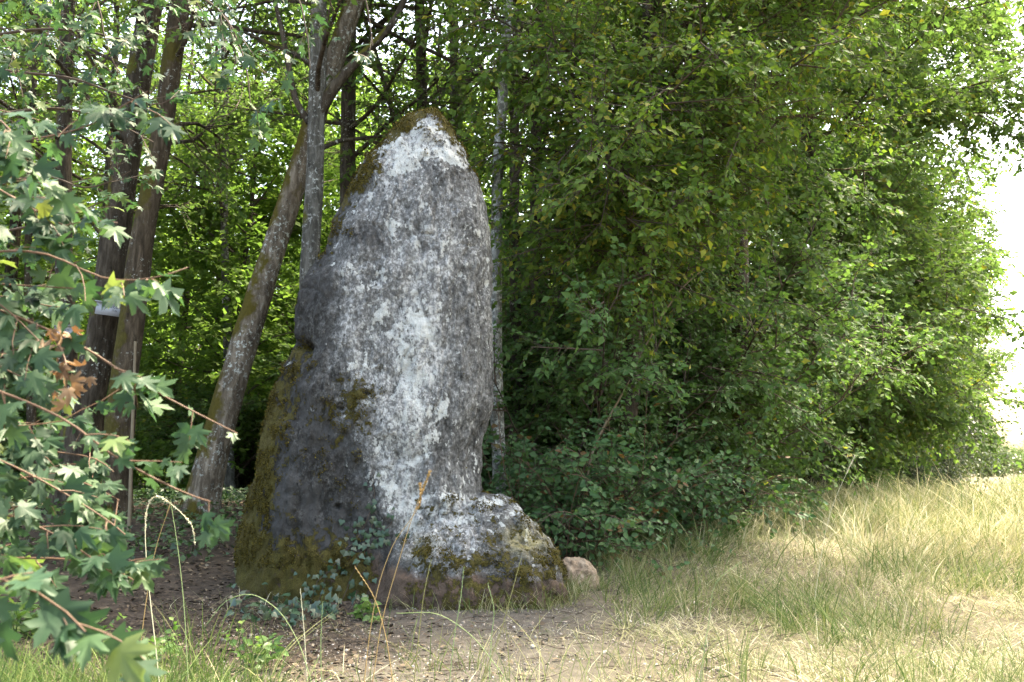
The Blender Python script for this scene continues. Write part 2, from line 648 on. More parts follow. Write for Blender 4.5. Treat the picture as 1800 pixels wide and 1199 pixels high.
# ------------------------------------------------------------------ the menhir
def menhir_material():
    m, nt, out = mk('menhir_stone')
    co = nt.nodes.new('ShaderNodeTexCoord')
    ob = co.outputs['Object']
    st = scaled(nt, ob, (1, 1, .45))
    big = noise(nt, st, 2.4, 4, .6, .3)
    mid = noise(nt, scaled(nt, ob, (1, 1, .62)), 9, 6, .66)
    fine = noise(nt, scaled(nt, ob, (1, 1, .75)), 34, 7, .72)
    grain = noise(nt, ob, 120, 3, .7)
    vor = nt.nodes.new('ShaderNodeTexVoronoi')
    vor.inputs['Scale'].default_value = 24
    nt.links.new(st, vor.inputs['Vector'])
    a_d, a_l = attr(nt, 'dark'), attr(nt, 'lichen')
    k = math_(nt, 'ADD', math_(nt, 'MULTIPLY', fine, .66), math_(nt, 'MULTIPLY', mid, .35))
    k = math_(nt, 'ADD', k, math_(nt, 'MULTIPLY', math_(nt, 'SUBTRACT', big, .5), .20))
    k = math_(nt, 'ADD', k, math_(nt, 'MULTIPLY', a_l, .13))
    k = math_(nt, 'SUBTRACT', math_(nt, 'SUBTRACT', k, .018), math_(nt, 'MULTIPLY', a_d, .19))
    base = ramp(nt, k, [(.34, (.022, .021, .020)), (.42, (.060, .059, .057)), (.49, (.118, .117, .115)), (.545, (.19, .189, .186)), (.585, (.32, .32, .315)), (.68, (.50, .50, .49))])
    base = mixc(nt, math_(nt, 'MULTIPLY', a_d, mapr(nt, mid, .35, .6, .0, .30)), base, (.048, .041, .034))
    lcol = ramp(nt, grain, [(.3, (.30, .30, .29)), (.6, (.55, .56, .54))])
    lf2 = math_(nt, 'ADD', math_(nt, 'ADD', noise(nt, scaled(nt, ob, (1, 1, .7)), 6.5, 7, .66), math_(nt, 'MULTIPLY', fine, .15)), math_(nt, 'MULTIPLY', a_l, .22))
    lmask = mapr(nt, lf2, .725, .745)
    base = mixc(nt, math_(nt, 'MULTIPLY', lmask, .9), base, lcol)
    crust = math_(nt, 'ADD', noise(nt, scaled(nt, ob, (1, 1, .8)), 15, 6, .62), math_(nt, 'SUBTRACT', math_(nt, 'MULTIPLY', a_l, .17), math_(nt, 'MULTIPLY', a_d, .10)))
    cmask = mapr(nt, crust, .645, .665)
    base = mixc(nt, math_(nt, 'MULTIPLY', cmask, .75), base, lcol)
    dk2 = math_(nt, 'ADD', noise(nt, scaled(nt, ob, (1, 1, .5)), 4.5, 8, .72), math_(nt, 'SUBTRACT', math_(nt, 'MULTIPLY', a_d, .12), math_(nt, 'MULTIPLY', a_l, .10)))
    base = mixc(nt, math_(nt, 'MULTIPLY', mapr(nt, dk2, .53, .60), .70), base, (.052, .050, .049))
    # pits
    pit = math_(nt, 'MULTIPLY', mapr(nt, vor.outputs['Distance'], .22, .10), mapr(nt, mid, .5, .62))
    base = mixc(nt, math_(nt, 'MULTIPLY', pit, .75), base, (.02, .019, .018))
    # ochre tinge
    a_o = attr(nt, 'ochre')
    base = mixc(nt, math_(nt, 'MULTIPLY', a_o, mapr(nt, mid, .35, .6)), base, (.30, .25, .09))
    # soil splash at the foot
    a_e = attr(nt, 'earth')
    ef = mapr(nt, math_(nt, 'ADD', a_e, math_(nt, 'MULTIPLY', math_(nt, 'SUBTRACT', mid, .5), .9)), .35, .65)
    base = mixc(nt, ef, base, mixc(nt, fine, (.045, .030, .022), (.125, .088, .066)))
    # moss
    a_m = attr(nt, 'moss')
    ml = math_(nt, 'ADD', math_(nt, 'ADD', a_m, math_(nt, 'MULTIPLY', math_(nt, 'SUBTRACT', noise(nt, ob, 9, 6, .7, .3), .5), 1.9)), math_(nt, 'MULTIPLY', math_(nt, 'SUBTRACT', fine, .5), .8))
    mm = mapr(nt, ml, .47, .55)
    mcol = mixc(nt, mapr(nt, grain, .3, .7), (.034, .029, .009), (.135, .115, .028))
    mcol = mixc(nt, mapr(nt, mid, .4, .7, 0, .5), mcol, (.07, .05, .018))
    base = mixc(nt, mm, base, mcol)
    p = N_(nt, 'ShaderNodeBsdfPrincipled', Roughness=.92)
    p.inputs['Specular IOR Level'].default_value = .2
    nt.links.new(base, p.inputs['Base Color'])
    h = math_(nt, 'ADD', math_(nt, 'MULTIPLY', mid, 1.0), math_(nt, 'MULTIPLY', fine, .45))
    h = math_(nt, 'ADD', h, math_(nt, 'MULTIPLY', math_(nt, 'ADD', lmask, cmask), .09))
    h = math_(nt, 'SUBTRACT', h, math_(nt, 'MULTIPLY', pit, .5))
    h = math_(nt, 'ADD', h, math_(nt, 'MULTIPLY', mm, math_(nt, 'ADD', .25, math_(nt, 'MULTIPLY', grain, .5))))
    b = N_(nt, 'ShaderNodeBump', Strength=1.0, Distance=.045)
    nt.links.new(h, b.inputs['Height'])
    nt.links.new(b.outputs[0], p.inputs['Normal'])
    nt.links.new(p.outputs[0], out.inputs[0])
    return m


def chaikin(P, it=2):
    for _ in range(it):
        Q = np.roll(P, -1, 0)
        P = np.stack([.75 * P + .25 * Q, .25 * P + .75 * Q], 1).reshape(-1, 2)
    return P


def loft(rings):
    """closed solid from a list of (n,3) rings"""
    n = len(rings[0])
    V = np.concatenate(rings + [rings[0].mean(0, keepdims=True), rings[-1].mean(0, keepdims=True)])
    F = []
    for k in range(len(rings) - 1):
        for i in range(n):
            j = (i + 1) % n
            F.append((k * n + i, k * n + j, (k + 1) * n + j, (k + 1) * n + i))
    b, t = len(V) - 2, len(V) - 1
    T = []
    for i in range(n):
        j = (i + 1) % n
        T.append((b, j, i))
        T.append((t, (len(rings) - 1) * n + i, (len(rings) - 1) * n + j))
    return V, np.array(F), np.array(T)


YB = 9.35
MEN = np.array([-1.0, 9.35, 0.0])


def build_menhir():
    prof = [(193, 738, 762), (197, 722, 772), (205, 708, 779), (215, 696, 786), (240, 669, 801), (270, 641, 818), (300, 624, 832), (330, 610, 844), (360, 597, 851),
            (400, 580, 857), (440, 566, 860), (470, 552, 861), (484, 534, 861), (500, 526, 862), (550, 522, 863), (598, 517, 864), (620, 512, 865),
            (650, 499, 866), (700, 478, 864), (735, 466, 854), (760, 459, 845), (795, 452, 836), (830, 446, 838), (870, 438, 847), (900, 431, 858),
            (950, 422, 860), (1000, 416, 860), (1040, 414, 860), (1075, 414, 860), (1110, 414, 860)]
    pv = np.array(prof, float)
    poly = np.array([(0.0, .18), (.07, -.30), (.20, -.78), (.25, -.93), (.56, -1.0), (.87, -.84), (.985, -.25), (1.0, .25), (.85, .8), (.5, 1.0), (.12, .8)])
    poly = chaikin(poly, 2)
    poly[:, 0] = (poly[:, 0] - poly[:, 0].min()) / np.ptp(poly[:, 0])
    poly = poly[::-1]
    rings = []
    vs = np.concatenate([[193.0, 194.5, 197, 201], np.arange(206, 1111, 8)])
    for v in vs[::-1]:
        ul = np.interp(v, pv[:, 0], pv[:, 1])
        ur = np.interp(v, pv[:, 0], pv[:, 2])
        L, R = at(ul, v, YB), at(ur, v, YB)
        w = R[0] - L[0]
        b = .5 * np.interp(v, [193, 205, 240, 300, 400, 600, 800, 950, 1110], [.08, .22, .45, .66, .82, .95, 1.05, 1.15, 1.2])
        b = min(b, w * .55 + .02)
        yc = YB + np.interp(v, [193, 500, 1100], [.12, .05, .0])
        rings.append(np.stack([L[0] + poly[:, 0] * w, yc + poly[:, 1] * b, np.full(len(poly), L[2])], -1))
    V1, Q1, T1 = loft(rings)
    # the toe of the stone, a lump in front on the right
    foot = [(-.30, -1.22, .47, 8.46, 10.0), (-.05, -1.22, .49, 8.42, 10.0), (.15, -1.2, .49, 8.42, 10.0), (.32, -1.16, .46, 8.45, 10.0), (.47, -1.12, .40, 8.53, 9.9),
            (.58, -1.08, .32, 8.64, 9.85), (.68, -1.03, .22, 8.78, 9.8), (.78, -.98, .12, 8.90, 9.75), (.87, -.95, .02, 9.02, 9.72), (.93, -.92, -.07, 9.12, 9.7), (.968, -.9, -.16, 9.2, 9.65)]
    th = np.linspace(0, 2 * np.pi, 64, endpoint=False)
    fr = []
    for z, x0, x1, y0, y1 in foot:
        c, s = np.cos(th), np.sin(th)
        e = .66
        fr.append(np.stack([(x0 + x1) / 2 + (x1 - x0) / 2 * np.sign(c) * np.abs(c) ** e, (y0 + y1) / 2 + (y1 - y0) / 2 * np.sign(s) * np.abs(s) ** e, np.full(64, z)], -1))
    V2, Q2, T2 = loft(fr)
    n1 = len(V1)
    me = new_mesh('menhir_rough', np.concatenate([V1, V2]), [np.concatenate([Q1, Q2 + n1]), np.concatenate([T1, T2 + n1])], None)
    tmp = bpy.data.objects.new('menhir_rough', me)
    COL.objects.link(tmp)
    md = tmp.modifiers.new('r', 'REMESH')
    md.mode = 'VOXEL'
    md.voxel_size = .0158
    md.use_smooth_shade = True
    dg = bpy.context.evaluated_depsgraph_get()
    me2 = bpy.data.meshes.new_from_object(tmp.evaluated_get(dg))
    bpy.data.objects.remove(tmp)
    n = len(me2.vertices)
    V = np.zeros(n * 3, np.float32)
    me2.vertices.foreach_get('co', V)
    V = V.reshape(-1, 3).astype(float)

    def normals():
        me2.vertices.foreach_set('co', V.astype(np.float32).ravel())
        me2.update()
        Nn = np.zeros(n * 3, np.float32)
        me2.vertex_normals.foreach_get('vector', Nn)
        return Nn.reshape(-1, 3).astype(float)
    # soften the lofted joints
    ed = np.zeros(len(me2.edges) * 2, np.int32)
    me2.edges.foreach_get('vertices', ed)
    ed = ed.reshape(-1, 2)
    deg = np.bincount(ed.ravel(), minlength=n)[:, None]
    for _ in range(3):
        S = np.zeros_like(V)
        for k in range(3):
            S[:, k] = np.bincount(ed[:, 0], V[ed[:, 1], k], n) + np.bincount(ed[:, 1], V[ed[:, 0], k], n)
        V = .4 * V + .6 * S / deg
    Nn = normals()
    sz = np.array([1, 1, .6])
    low = fbm(V * 1.5 * sz + 3.1, 3)
    midn = fbm(V * 5.0 * sz + 9.2, 4, .55)
    fine = fbm(V * np.array([26, 26, 12]) + 1.7, 3, .6)
    ridge = 1 - 2 * np.abs(fbm(V * np.array([7, 7, 3.2]) + 21, 3))
    u, v, _ = proj(V)
    left = sstep(.0, 1.0, (np.interp(v, [193, 300, 600, 760, 1000], [640, 640, 600, 640, 680]) - u) / 60)
    front = sstep(.1, -.3, Nn[:, 1])
    pock = np.clip(fbm(V * np.array([11, 11, 7]) + 40, 3) - .12, 0, 1)
    footm = sstep(700, 760, u) * sstep(860, 890, v)
    d = .05 * low + .045 * (1 + .9 * footm + .7 * left) * midn + .016 * fine - .045 * pock + .016 * np.minimum(0, ridge - .55) * (.6 + left)
    # flaked layer: the pale skin stands proud of the dark flank low on the left
    lx = np.interp(v, [640, 700, 740, 800, 850, 900, 940], [575, 640, 600, 632, 655, 668, 700])
    edge = sstep(-7, 7, u - lx + 10 * fbm(V * 8 + 4, 3)) * sstep(640, 720, v) * sstep(960, 900, v)
    d += front * .035 * (edge - .5) * sstep(640, 720, v) * sstep(975, 920, v)
    # hollows and bores
    for hu, hv, hr, hd in ((530, 607, 13, .14), (597, 715, 8, .09), (646, 691, 7, .08), (591, 890, 6, .08), (742, 800, 9, .02), (735, 870, 16, .03), (610, 520, 10, .02), (560, 790, 26, .03), (820, 790, 12, .02), (870, 900, 14, .035), (830, 905, 8, .04)):
        d -= front * hd * np.exp(-(((u - hu) / hr) ** 2 + ((v - hv) / (hr * .75)) ** 2) ** 1.5)
    # scratched marks
    def groove(pts, w, dep):
        nonlocal d
        pts = np.array(pts, float)
        best = np.full(n, 1e9)
        for a, b in zip(pts[:-1], pts[1:]):
            ab = b - a
            t = np.clip(((u - a[0]) * ab[0] + (v - a[1]) * ab[1]) / (ab @ ab), 0, 1)
            best = np.minimum(best, np.hypot(u - a[0] - t * ab[0], v - a[1] - t * ab[1]))
        d -= front * dep * np.exp(-(best / w) ** 2)
    for i in range(5):
        x0 = 618 + i * 13
        groove([(x0, 398 + 3 * abs(i - 3)), (x0 + 5, 415), (x0 + 9, 436 - 3 * i)], 2.6, .016)
    groove([(655, 392), (672, 402), (680, 416)], 2.6, .02)
    for i in range(6):
        groove([(628 + i * 11, 476 + 2 * i), (641 + i * 12, 499 - i)], 2.6, .014)
    groove([(610, 482), (640, 460), (668, 455)], 2.4, .012)
    groove([(740, 410), (770, 414)], 2.4, .016)
    groove([(810, 428), (836, 434)], 2.4, .018)
    groove([(530, 508), (545, 506), (560, 512), (572, 524)], 2.4, .018)
    groove([(690, 545), (692, 565), (682, 582)], 2, .012)
    gr = np.random.default_rng(17)
    for cu, c0, c1 in ((690, 320, 420), (760, 300, 380), (805, 460, 560), (720, 610, 700), (790, 640, 720), (650, 600, 680), (830, 520, 610), (700, 760, 850), (560, 640, 760), (520, 760, 900), (600, 800, 900), (840, 930, 1010), (770, 890, 1000), (900, 920, 990)):
        pts = [(cu + gr.normal(0, 5), c0)]
        while pts[-1][1] < c1:
            pts.append((pts[-1][0] + gr.normal(0, 7), pts[-1][1] + gr.uniform(12, 24)))
        groove(pts, 1.9, gr.uniform(.010, .022))
    V = V + Nn * d[:, None]
    Nn = normals()
    u, v, _ = proj(V)
    nz = Nn[:, 2]
    # masks of what grows on it
    w1 = fbm(V * 3 + 7, 3)
    right_edge = np.interp(v, pv[:, 0], pv[:, 2])
    left_edge = np.interp(v, pv[:, 0], pv[:, 1])
    moss = .33 * sstep(300, 200, v) + .52 * sstep(70, 0, u - left_edge - 18 * w1) * sstep(520, 430, v)
    moss += .50 * sstep(70, 10, u - left_edge - 14 * w1) * sstep(560, 620, v) + .25 * sstep(60, -20, u - 620 - 50 * w1) * sstep(620, 760, v)
    moss += .35 * sstep(35, 5, right_edge - u) * sstep(345, 300, v)
    onfoot = sstep(690, 740, u) * sstep(862, 875, v)
    moss += .34 * onfoot + .16 * onfoot * sstep(930, 990, v)
    moss += .5 * sstep(905, 1000, v) * sstep(690, 640, u)
    moss += .35 * np.exp(-(((u - 640) / 40) ** 2 + ((v - 700) / 55) ** 2)) + .2 * np.exp(-(((u - 590) / 60) ** 2 + ((v - 690) / 70) ** 2))
    moss += .35 * np.exp(-(((u - 660) / 35) ** 2 + ((v - 300) / 14) ** 2)) + .3 * np.exp(-(((u - 630) / 60) ** 2 + ((v - 330) / 14) ** 2))
    moss = np.clip(moss, 0, .85)
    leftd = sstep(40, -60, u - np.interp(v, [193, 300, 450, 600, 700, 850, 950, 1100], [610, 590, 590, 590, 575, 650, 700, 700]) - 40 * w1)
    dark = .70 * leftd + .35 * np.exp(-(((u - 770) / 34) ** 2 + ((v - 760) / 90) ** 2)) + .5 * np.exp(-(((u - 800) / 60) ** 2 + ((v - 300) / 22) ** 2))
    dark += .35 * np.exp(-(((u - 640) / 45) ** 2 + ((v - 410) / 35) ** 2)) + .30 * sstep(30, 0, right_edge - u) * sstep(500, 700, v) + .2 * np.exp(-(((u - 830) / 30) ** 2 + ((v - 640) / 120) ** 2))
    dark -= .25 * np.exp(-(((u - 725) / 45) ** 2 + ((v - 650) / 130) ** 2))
    lich = .55 * np.exp(-(((u - 725 - 10 * w1) / 42) ** 2 + ((v - 640) / 170) ** 2)) + .5 * sstep(330, 270, v) * sstep(640, 680, u) + .35 * np.exp(-(((u - 680) / 50) ** 2 + ((v - 850) / 60) ** 2))
    lich += .35 * onfoot * sstep(960, 900, v) + .25 * np.exp(-(((u - 620) / 50) ** 2 + ((v - 590) / 60) ** 2)) + .2 - .45 * leftd
    earth = sstep(990, 1070, v + 10 * w1 - (u > 900) * 10) + .35 * sstep(930, 1040, v) + .3 * leftd * sstep(880, 1000, v)
    ochre = .75 * np.exp(-(((u - 925) / 40) ** 2 + ((v - 950) / 28) ** 2)) + .3 * np.exp(-(((u - 740) / 30) ** 2 + ((v - 960) / 25) ** 2))
    V = V + Nn * (.016 * sstep(.45, .75, moss + .95 * fbm(V * 9 + 1, 3)))[:, None]
    off = MEN
    me2.vertices.foreach_set('co', (V - off).astype(np.float32).ravel())
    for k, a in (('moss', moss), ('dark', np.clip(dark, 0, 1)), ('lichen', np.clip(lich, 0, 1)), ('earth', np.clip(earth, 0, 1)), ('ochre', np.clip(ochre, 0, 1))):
        at_ = me2.attributes.new(k, 'FLOAT', 'POINT')
        at_.data.foreach_set('value', a.astype(np.float32))
    me2.materials.clear()
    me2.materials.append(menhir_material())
    me2.update()
    root = thing('menhir', MEN, 'tall grey lichen-spotted standing stone with mossy top at the edge of the wood', 'menhir')
    o = link('stone', me2, root)
    o.data.polygons.foreach_set('use_smooth', np.ones(len(me2.polygons), bool))
    # moss pile: short fuzz where moss grows, on the side that can be seen
    g = np.random.default_rng(3)
    keep = np.nonzero((moss + 1.9 * .5 * fbm(V * 9 + 1, 3) > .62) & (Nn[:, 1] < .35) & (earth < .55))[0]
    if len(keep) > 9000:
        keep = g.choice(keep, 9000, replace=False)
    rep = np.repeat(keep, 3)
    pos = V[rep] + g.normal(0, .006, (len(rep), 3))
    ax = norm(Nn[rep] + g.normal(0, .55, (len(rep), 3)))
    Vm, Fm, Tm = leaf_mesh(pos - .003 * Nn[rep], ax, g.normal(0, 1, (len(rep), 3)), g.uniform(.008, .022, len(rep)), LEAF2, g.random(len(rep)))
    mm = tint_mat('moss_pile', [(0, (.028, .022, .006)), (.6, (.085, .068, .013)), (1, (.16, .125, .025))], .95, .2)
    link('moss', new_mesh('moss', Vm - off, Fm, mm, Tm), root, 'stuff')
    return V, Nn, u, v


MV, MN, MU, MVV = build_menhir()


def men_point(u, v):
    """nearest visible point of the stone at a photo pixel"""
    d = (MU - u) ** 2 + (MVV - v) ** 2 + np.where(MN[:, 1] > -.05, 1e4, 0)
    i = int(np.argmin(d))
    return MV[i], MN[i]


# ------------------------------------------------------------------ trunks
def smooth_path(pts, n):
    pts = np.array(pts, float)
    t = np.concatenate([[0], np.cumsum(np.linalg.norm(np.diff(pts, axis=0), axis=1))])
    s = np.linspace(0, t[-1], n)
    m = np.gradient(pts, t, axis=0)
    i = np.clip(np.searchsorted(t, s, side='right') - 1, 0, len(t) - 2)
    h = (t[i + 1] - t[i])[:, None]
    x = ((s - t[i])[:, None]) / h
    h00, h10 = 2 * x ** 3 - 3 * x ** 2 + 1, x ** 3 - 2 * x ** 2 + x
    h01, h11 = -2 * x ** 3 + 3 * x ** 2, x ** 3 - x ** 2
    return h00 * pts[i] + h10 * h * m[i] + h01 * pts[i + 1] + h11 * h * m[i + 1]


def trunk_mesh(name, path, rad, mat, off, sides=28, rough=.10, flare=.3, seed=0):
    """path (K,3), rad (K,)"""
    path = np.asarray(path)
    K = len(path)
    T = norm(np.gradient(path, axis=0))
    A = norm(np.cross(T, np.array([0, 1., 0])))
    B = np.cross(T, A)
    th = np.arange(sides) * 2 * np.pi / sides
    dist = np.concatenate([[0], np.cumsum(np.linalg.norm(np.diff(path, axis=0), axis=1))])
    fl = 1 + flare * np.exp(-dist / .35)
    lobes = 1 + .22 * np.exp(-dist / .3)[:, None] * np.sin(th * 4 + seed)[None]
    R = (np.asarray(rad) * fl)[:, None] * lobes
    C = np.stack([np.cos(th), np.sin(th)], -1)
    q = np.stack([np.broadcast_to(C[:, 0] * 2.2, (K, sides)), np.broadcast_to(C[:, 1] * 2.2, (K, sides)), np.broadcast_to(dist[:, None] * 1.6, (K, sides))], -1) + seed * 3.7
    R = R * (1 + rough * 1.6 * fbm(q, 3) + rough * .75 * fbm(q * np.array([4, 4, .7]), 3))
    V = path[:, None] + R[..., None] * (np.cos(th)[None, :, None] * A[:, None] + np.sin(th)[None, :, None] * B[:, None])
    idx = np.arange(K * sides).reshape(K, sides)
    F = np.stack([idx[:-1], np.roll(idx[:-1], -1, 1), np.roll(idx[1:], -1, 1), idx[1:]], -1).reshape(-1, 4)
    return new_mesh(name, V.reshape(-1, 3) - np.asarray(off), F, mat, smooth=True)


def crown_from(limbs, rng, nb, nt_, nl, bl, tl, size, tpl, droop=.05, flat=.5, nbias=(0, 0, 1), nnoise=.55, ldroop=.25, yellow=0.0, wood=True, t0=.15, tw_g=None, wob=.12):
    """limbs (N,K,3) -> bag of twigs, bag of leaves"""
    wb, lb = Bag(), Bag()
    if nb:
        p, d, t = spawn(limbs, nb, t0, 1.0, .9, flat, rng)
        br = grow(p, d, bl * rng.uniform(.5, 1.25, len(p)) * (1.15 - .5 * t), 5, wob, droop, rng)
        if wood:
            wb.add(*tubes(br[:, ::2], .011 * bl ** .5, .004, 3))
    else:
        br = limbs
    p, d, t = spawn(br, nt_, .12, 1.0, .8, flat, rng)
    tw = grow(p, d, tl * rng.uniform(.5, 1.3, len(p)), 4, wob, droop if tw_g is None else tw_g, rng)
    if wood:
        wb.add(*tubes(tw[:, ::3], .0042, .0016, 3))
    pos, ax, nr, sz = leaf_sites(tw, nl, size, rng, ldroop, nbias, nnoise)
    clump = vnoise(pos * 1.3 + 5)
    tint = np.clip(rng.random(len(pos)) * .65 + clump * .3, 0, .93)
    ye = rng.random(len(pos)) < yellow * (.3 + 1.4 * vnoise(pos * .9 + 31))
    tint = np.where(ye, rng.uniform(.93, 1, len(pos)), tint)
    lb.add(*leaf_mesh(pos, ax, nr, sz, tpl, tint))
    return wb, lb, (pos, ax, nr, sz, tint)


def limb_set(trunk, n, t0, t1, length, ang, rng, droop=.02, flat=.45, bias=None, K=7, taper=.6):
    p, d, t = spawn(trunk[None], n, t0, t1, ang, flat, rng, bias)
    ln = length * rng.uniform(.65, 1.2, n) * (1 - taper * (t - t0) / max(1e-6, t1 - t0))
    return grow(p, d, ln, K, .10, droop, rng)


SCREEN_U = (-60, 1860)


def frame_tree(name, pix, Y, wid, bark, label, seed, top=13.0, limb_n=17, limb_t=(.36, 1), leaf='forest_leaf', size=.085, nl=7, group=None, extra=None, lean_y=0.0):
    """a tree whose trunk passes photo pixels pix = [(u, v), ...] from the base up, Y metres away"""
    rng = np.random.default_rng(seed)
    pts = [at(u, v, Y + lean_y * i) for i, (u, v) in enumerate(pix)]
    base = pts[0].copy()
    base[2] = gz(base[0], base[1]) - .08
    dirn = (pts[-1] - pts[-2])
    dirn = dirn / dirn[2]
    pts = [base] + [p for p in pts[1:] if p[2] > base[2] + .15]
    while pts[-1][2] < top - 1:
        h = min(3.0, top - pts[-1][2])
        pts.append(pts[-1] + dirn * h * .9 + rng.normal(0, .12, 3) * np.array([1, 1, 0]))
        dirn = dirn * np.array([.85, .85, 1])
    path = smooth_path(pts, 90)
    z = (path[:, 2] - base[2]) / (top - base[2])
    rad = .86 * wid / F_PX * Y / 2 * (1.05 - .28 * np.clip(z * 3, 0, 1) - .5 * np.clip(z - .33, 0, 1))
    root = thing(name, base, label, 'tree', group)
    link('trunk', trunk_mesh('trunk', path, rad, M[bark], base, seed=seed), root)
    limbs = limb_set(path, limb_n, limb_t[0], limb_t[1], 3.2, 1.05, rng, .0)
    lb0 = Bag()
    lb0.add(*tubes(limbs, .035, .008, 6))
    link('bough', lb0.mesh('bough', M['bark_dark'], base, True), root, 'stuff')
    wb, lb, _ = crown_from(limbs, rng, 7, 7, nl, 1.1, .5, size, LEAF2, .03, .4)
    link('twig_work', wb.mesh('twig_work', M['twig'], base), root, 'stuff')
    link('crown', lb.mesh('crown', M[leaf], base), root, 'stuff')
    for e in (extra or []):
        pts2 = smooth_path([at(u, v, Y) for u, v in e[0]], 24)
        r2 = np.linspace(e[1], e[2], 24) / F_PX * Y / 2
        link('limb', trunk_mesh('limb', pts2, r2, M['bark_dark'], base, 10, .05, 0, seed + 9), root)
    return root


frame_tree('forest_tree', [(128, 870), (118, 600), (112, 420), (112, 250), (120, 0)], 13.0, 42, 'bark_dark', 'leftmost dark straight trunk carrying a small white notice behind the maple leaves', 11)
frame_tree('forest_tree', [(128, 880), (150, 720), (182, 570), (203, 420), (226, 250), (266, 0)], 12.6, 72, 'bark_dark', 'broad rough trunk leaning right, left one of the close leaning pair', 12)
frame_tree('forest_tree', [(200, 880), (212, 730), (228, 590), (250, 420), (283, 240), (318, 0)], 12.0, 57, 'bark_moss', 'mossy trunk leaning right, right one of the close leaning pair', 13)
frame_tree('leaning_tree', [(348, 905), (372, 810), (398, 715), (448, 540), (490, 410), (526, 300), (556, 200)], 12.2, 60, 'bark_lean', 'strongly leaning brown mossy trunk left of the standing stone', 14, limb_t=(.55, 1))
frame_tree('forest_tree', [(545, 900), (543, 700), (544, 480), (552, 330), (557, 180), (560, 0)], 11.6, 47, 'bark_grey', 'grey forked trunk with white lichen rising just behind the stone\'s left shoulder', 15, extra=[
    ([(556, 205), (590, 150), (625, 110), (655, 80), (690, 40), (720, -20)], 24, 10), ([(543, 215), (522, 180), (508, 120), (497, 60), (482, 0), (470, -40)], 13, 7)])
frame_tree('forest_tree', [(612, 900), (612, 600), (611, 300), (613, 150), (616, 0)], 13.6, 42, 'bark_dark', 'dark straight trunk behind the left slope of the stone top', 16)
frame_tree('forest_tree', [(745, 900), (744, 400), (742, 180), (738, 0)], 14.5, 33, 'bark_dark', 'dark trunk directly behind the tip of the stone', 17)
frame_tree('leaning_tree', [(720, 900), (706, 300), (690, 200), (668, 120), (640, 30)], 14.0, 18, 'bark_moss', 'thin brown stem leaning left above the stone top', 18, top=9, limb_n=6)
frame_tree('edge_tree', [(884, 900), (873, 700), (872, 480), (874, 330), (885, 150), (893, 0)], 11.4, 29, 'bark_white', 'pale lichen-white slender trunk against the right side of the stone', 19, limb_n=6, limb_t=(.6, 1))
frame_tree('forest_tree', [(908, 900), (906, 600), (904, 400), (905, 200), (910, 0)], 13.0, 27, 'bark_dark', 'dark slender trunk right of the pale trunk, half hidden by leaves', 20)
frame_tree('forest_tree', [(952, 900), (945, 600), (942, 300), (950, 0)], 13.8, 32, 'bark_dark', 'dim trunk deep in leaves, second from the pale trunk', 21)
frame_tree('forest_tree', [(805, 900), (802, 500), (800, 200), (795, 0)], 15.5, 30, 'bark_grey', 'greyish trunk just right of the stone tip', 22)
frame_tree('forest_tree', [(404, 880), (399, 560), (394, 380), (397, 180), (390, 0)], 19.0, 21, 'bark_grey', 'slim grey trunk in the green gap left of the leaning tree', 23)
frame_tree('forest_tree', [(380, 880), (383, 560), (386, 380), (380, 100)], 24.0, 14, 'bark_dark', 'thin dark trunk close left of the slim grey one', 24)
frame_tree('forest_tree', [(60, 880), (50, 400), (54, 240), (70, 0)], 17.0, 20, 'bark_dark', 'thin dim trunk at the far left among bright leaves', 25)
frame_tree('forest_tree', [(170, 880), (182, 500), (190, 300), (205, 0)], 17.5, 20, 'bark_dark', 'thin trunk between the two leftmost thick trunks', 26)


# ------------------------------------------------------------------ deeper wood: shared tree kinds, each copy its own thing
def forest_proto(seed, h, r, nlimb, size, leaf, nb=6, ntw=7, nl=7, low=.12, limb_len=2.6):
    rng = np.random.default_rng(seed)
    pts = [np.array([0, 0, -.1])]
    for k in range(5):
        pts.append(pts[-1] + np.array([rng.normal(0, .18), rng.normal(0, .18), h / 5]))
    path = smooth_path(pts, 30)
    rad = np.linspace(r, r * .3, 30)
    limbs = limb_set(path, nlimb, low, .92, limb_len, 1.15, rng, .0, .4)
    lb0 = Bag()
    lb0.add(*tubes(limbs, .025, .006, 4))
    wb, lb, _ = crown_from(limbs, rng, nb, ntw, nl, 1.1, .5, size, LEAF2, .02, .35)
    root = thing('wood_tree', (0, 0, 0), 'x', 'tree')
    link('trunk', trunk_mesh('trunk', path, rad, M['bark_dark'], (0, 0, 0), 10, .05, .5, seed), root)
    link('bough', lb0.mesh('bough', M['twig'], (0, 0, 0), True), root, 'stuff')
    link('crown', lb.mesh('crown', M[leaf], (0, 0, 0)), root, 'stuff')
    return root


def place_set(protos, spots, label, group, seed):
    rng = np.random.default_rng(seed)
    used = set()
    for i, (x, y, s, k) in enumerate(spots):
        p = protos[k]
        loc = (x, y, float(gz(x, y)))
        rz = float(rng.uniform(0, 6.28))
        if k not in used:
            used.add(k)
            p.location, p.rotation_euler, p.scale = loc, (0, 0, rz), (s, s, s)
            p['label'], p['group'] = label, group
        else:
            dup(p, loc, rz, (s, s), label, group)


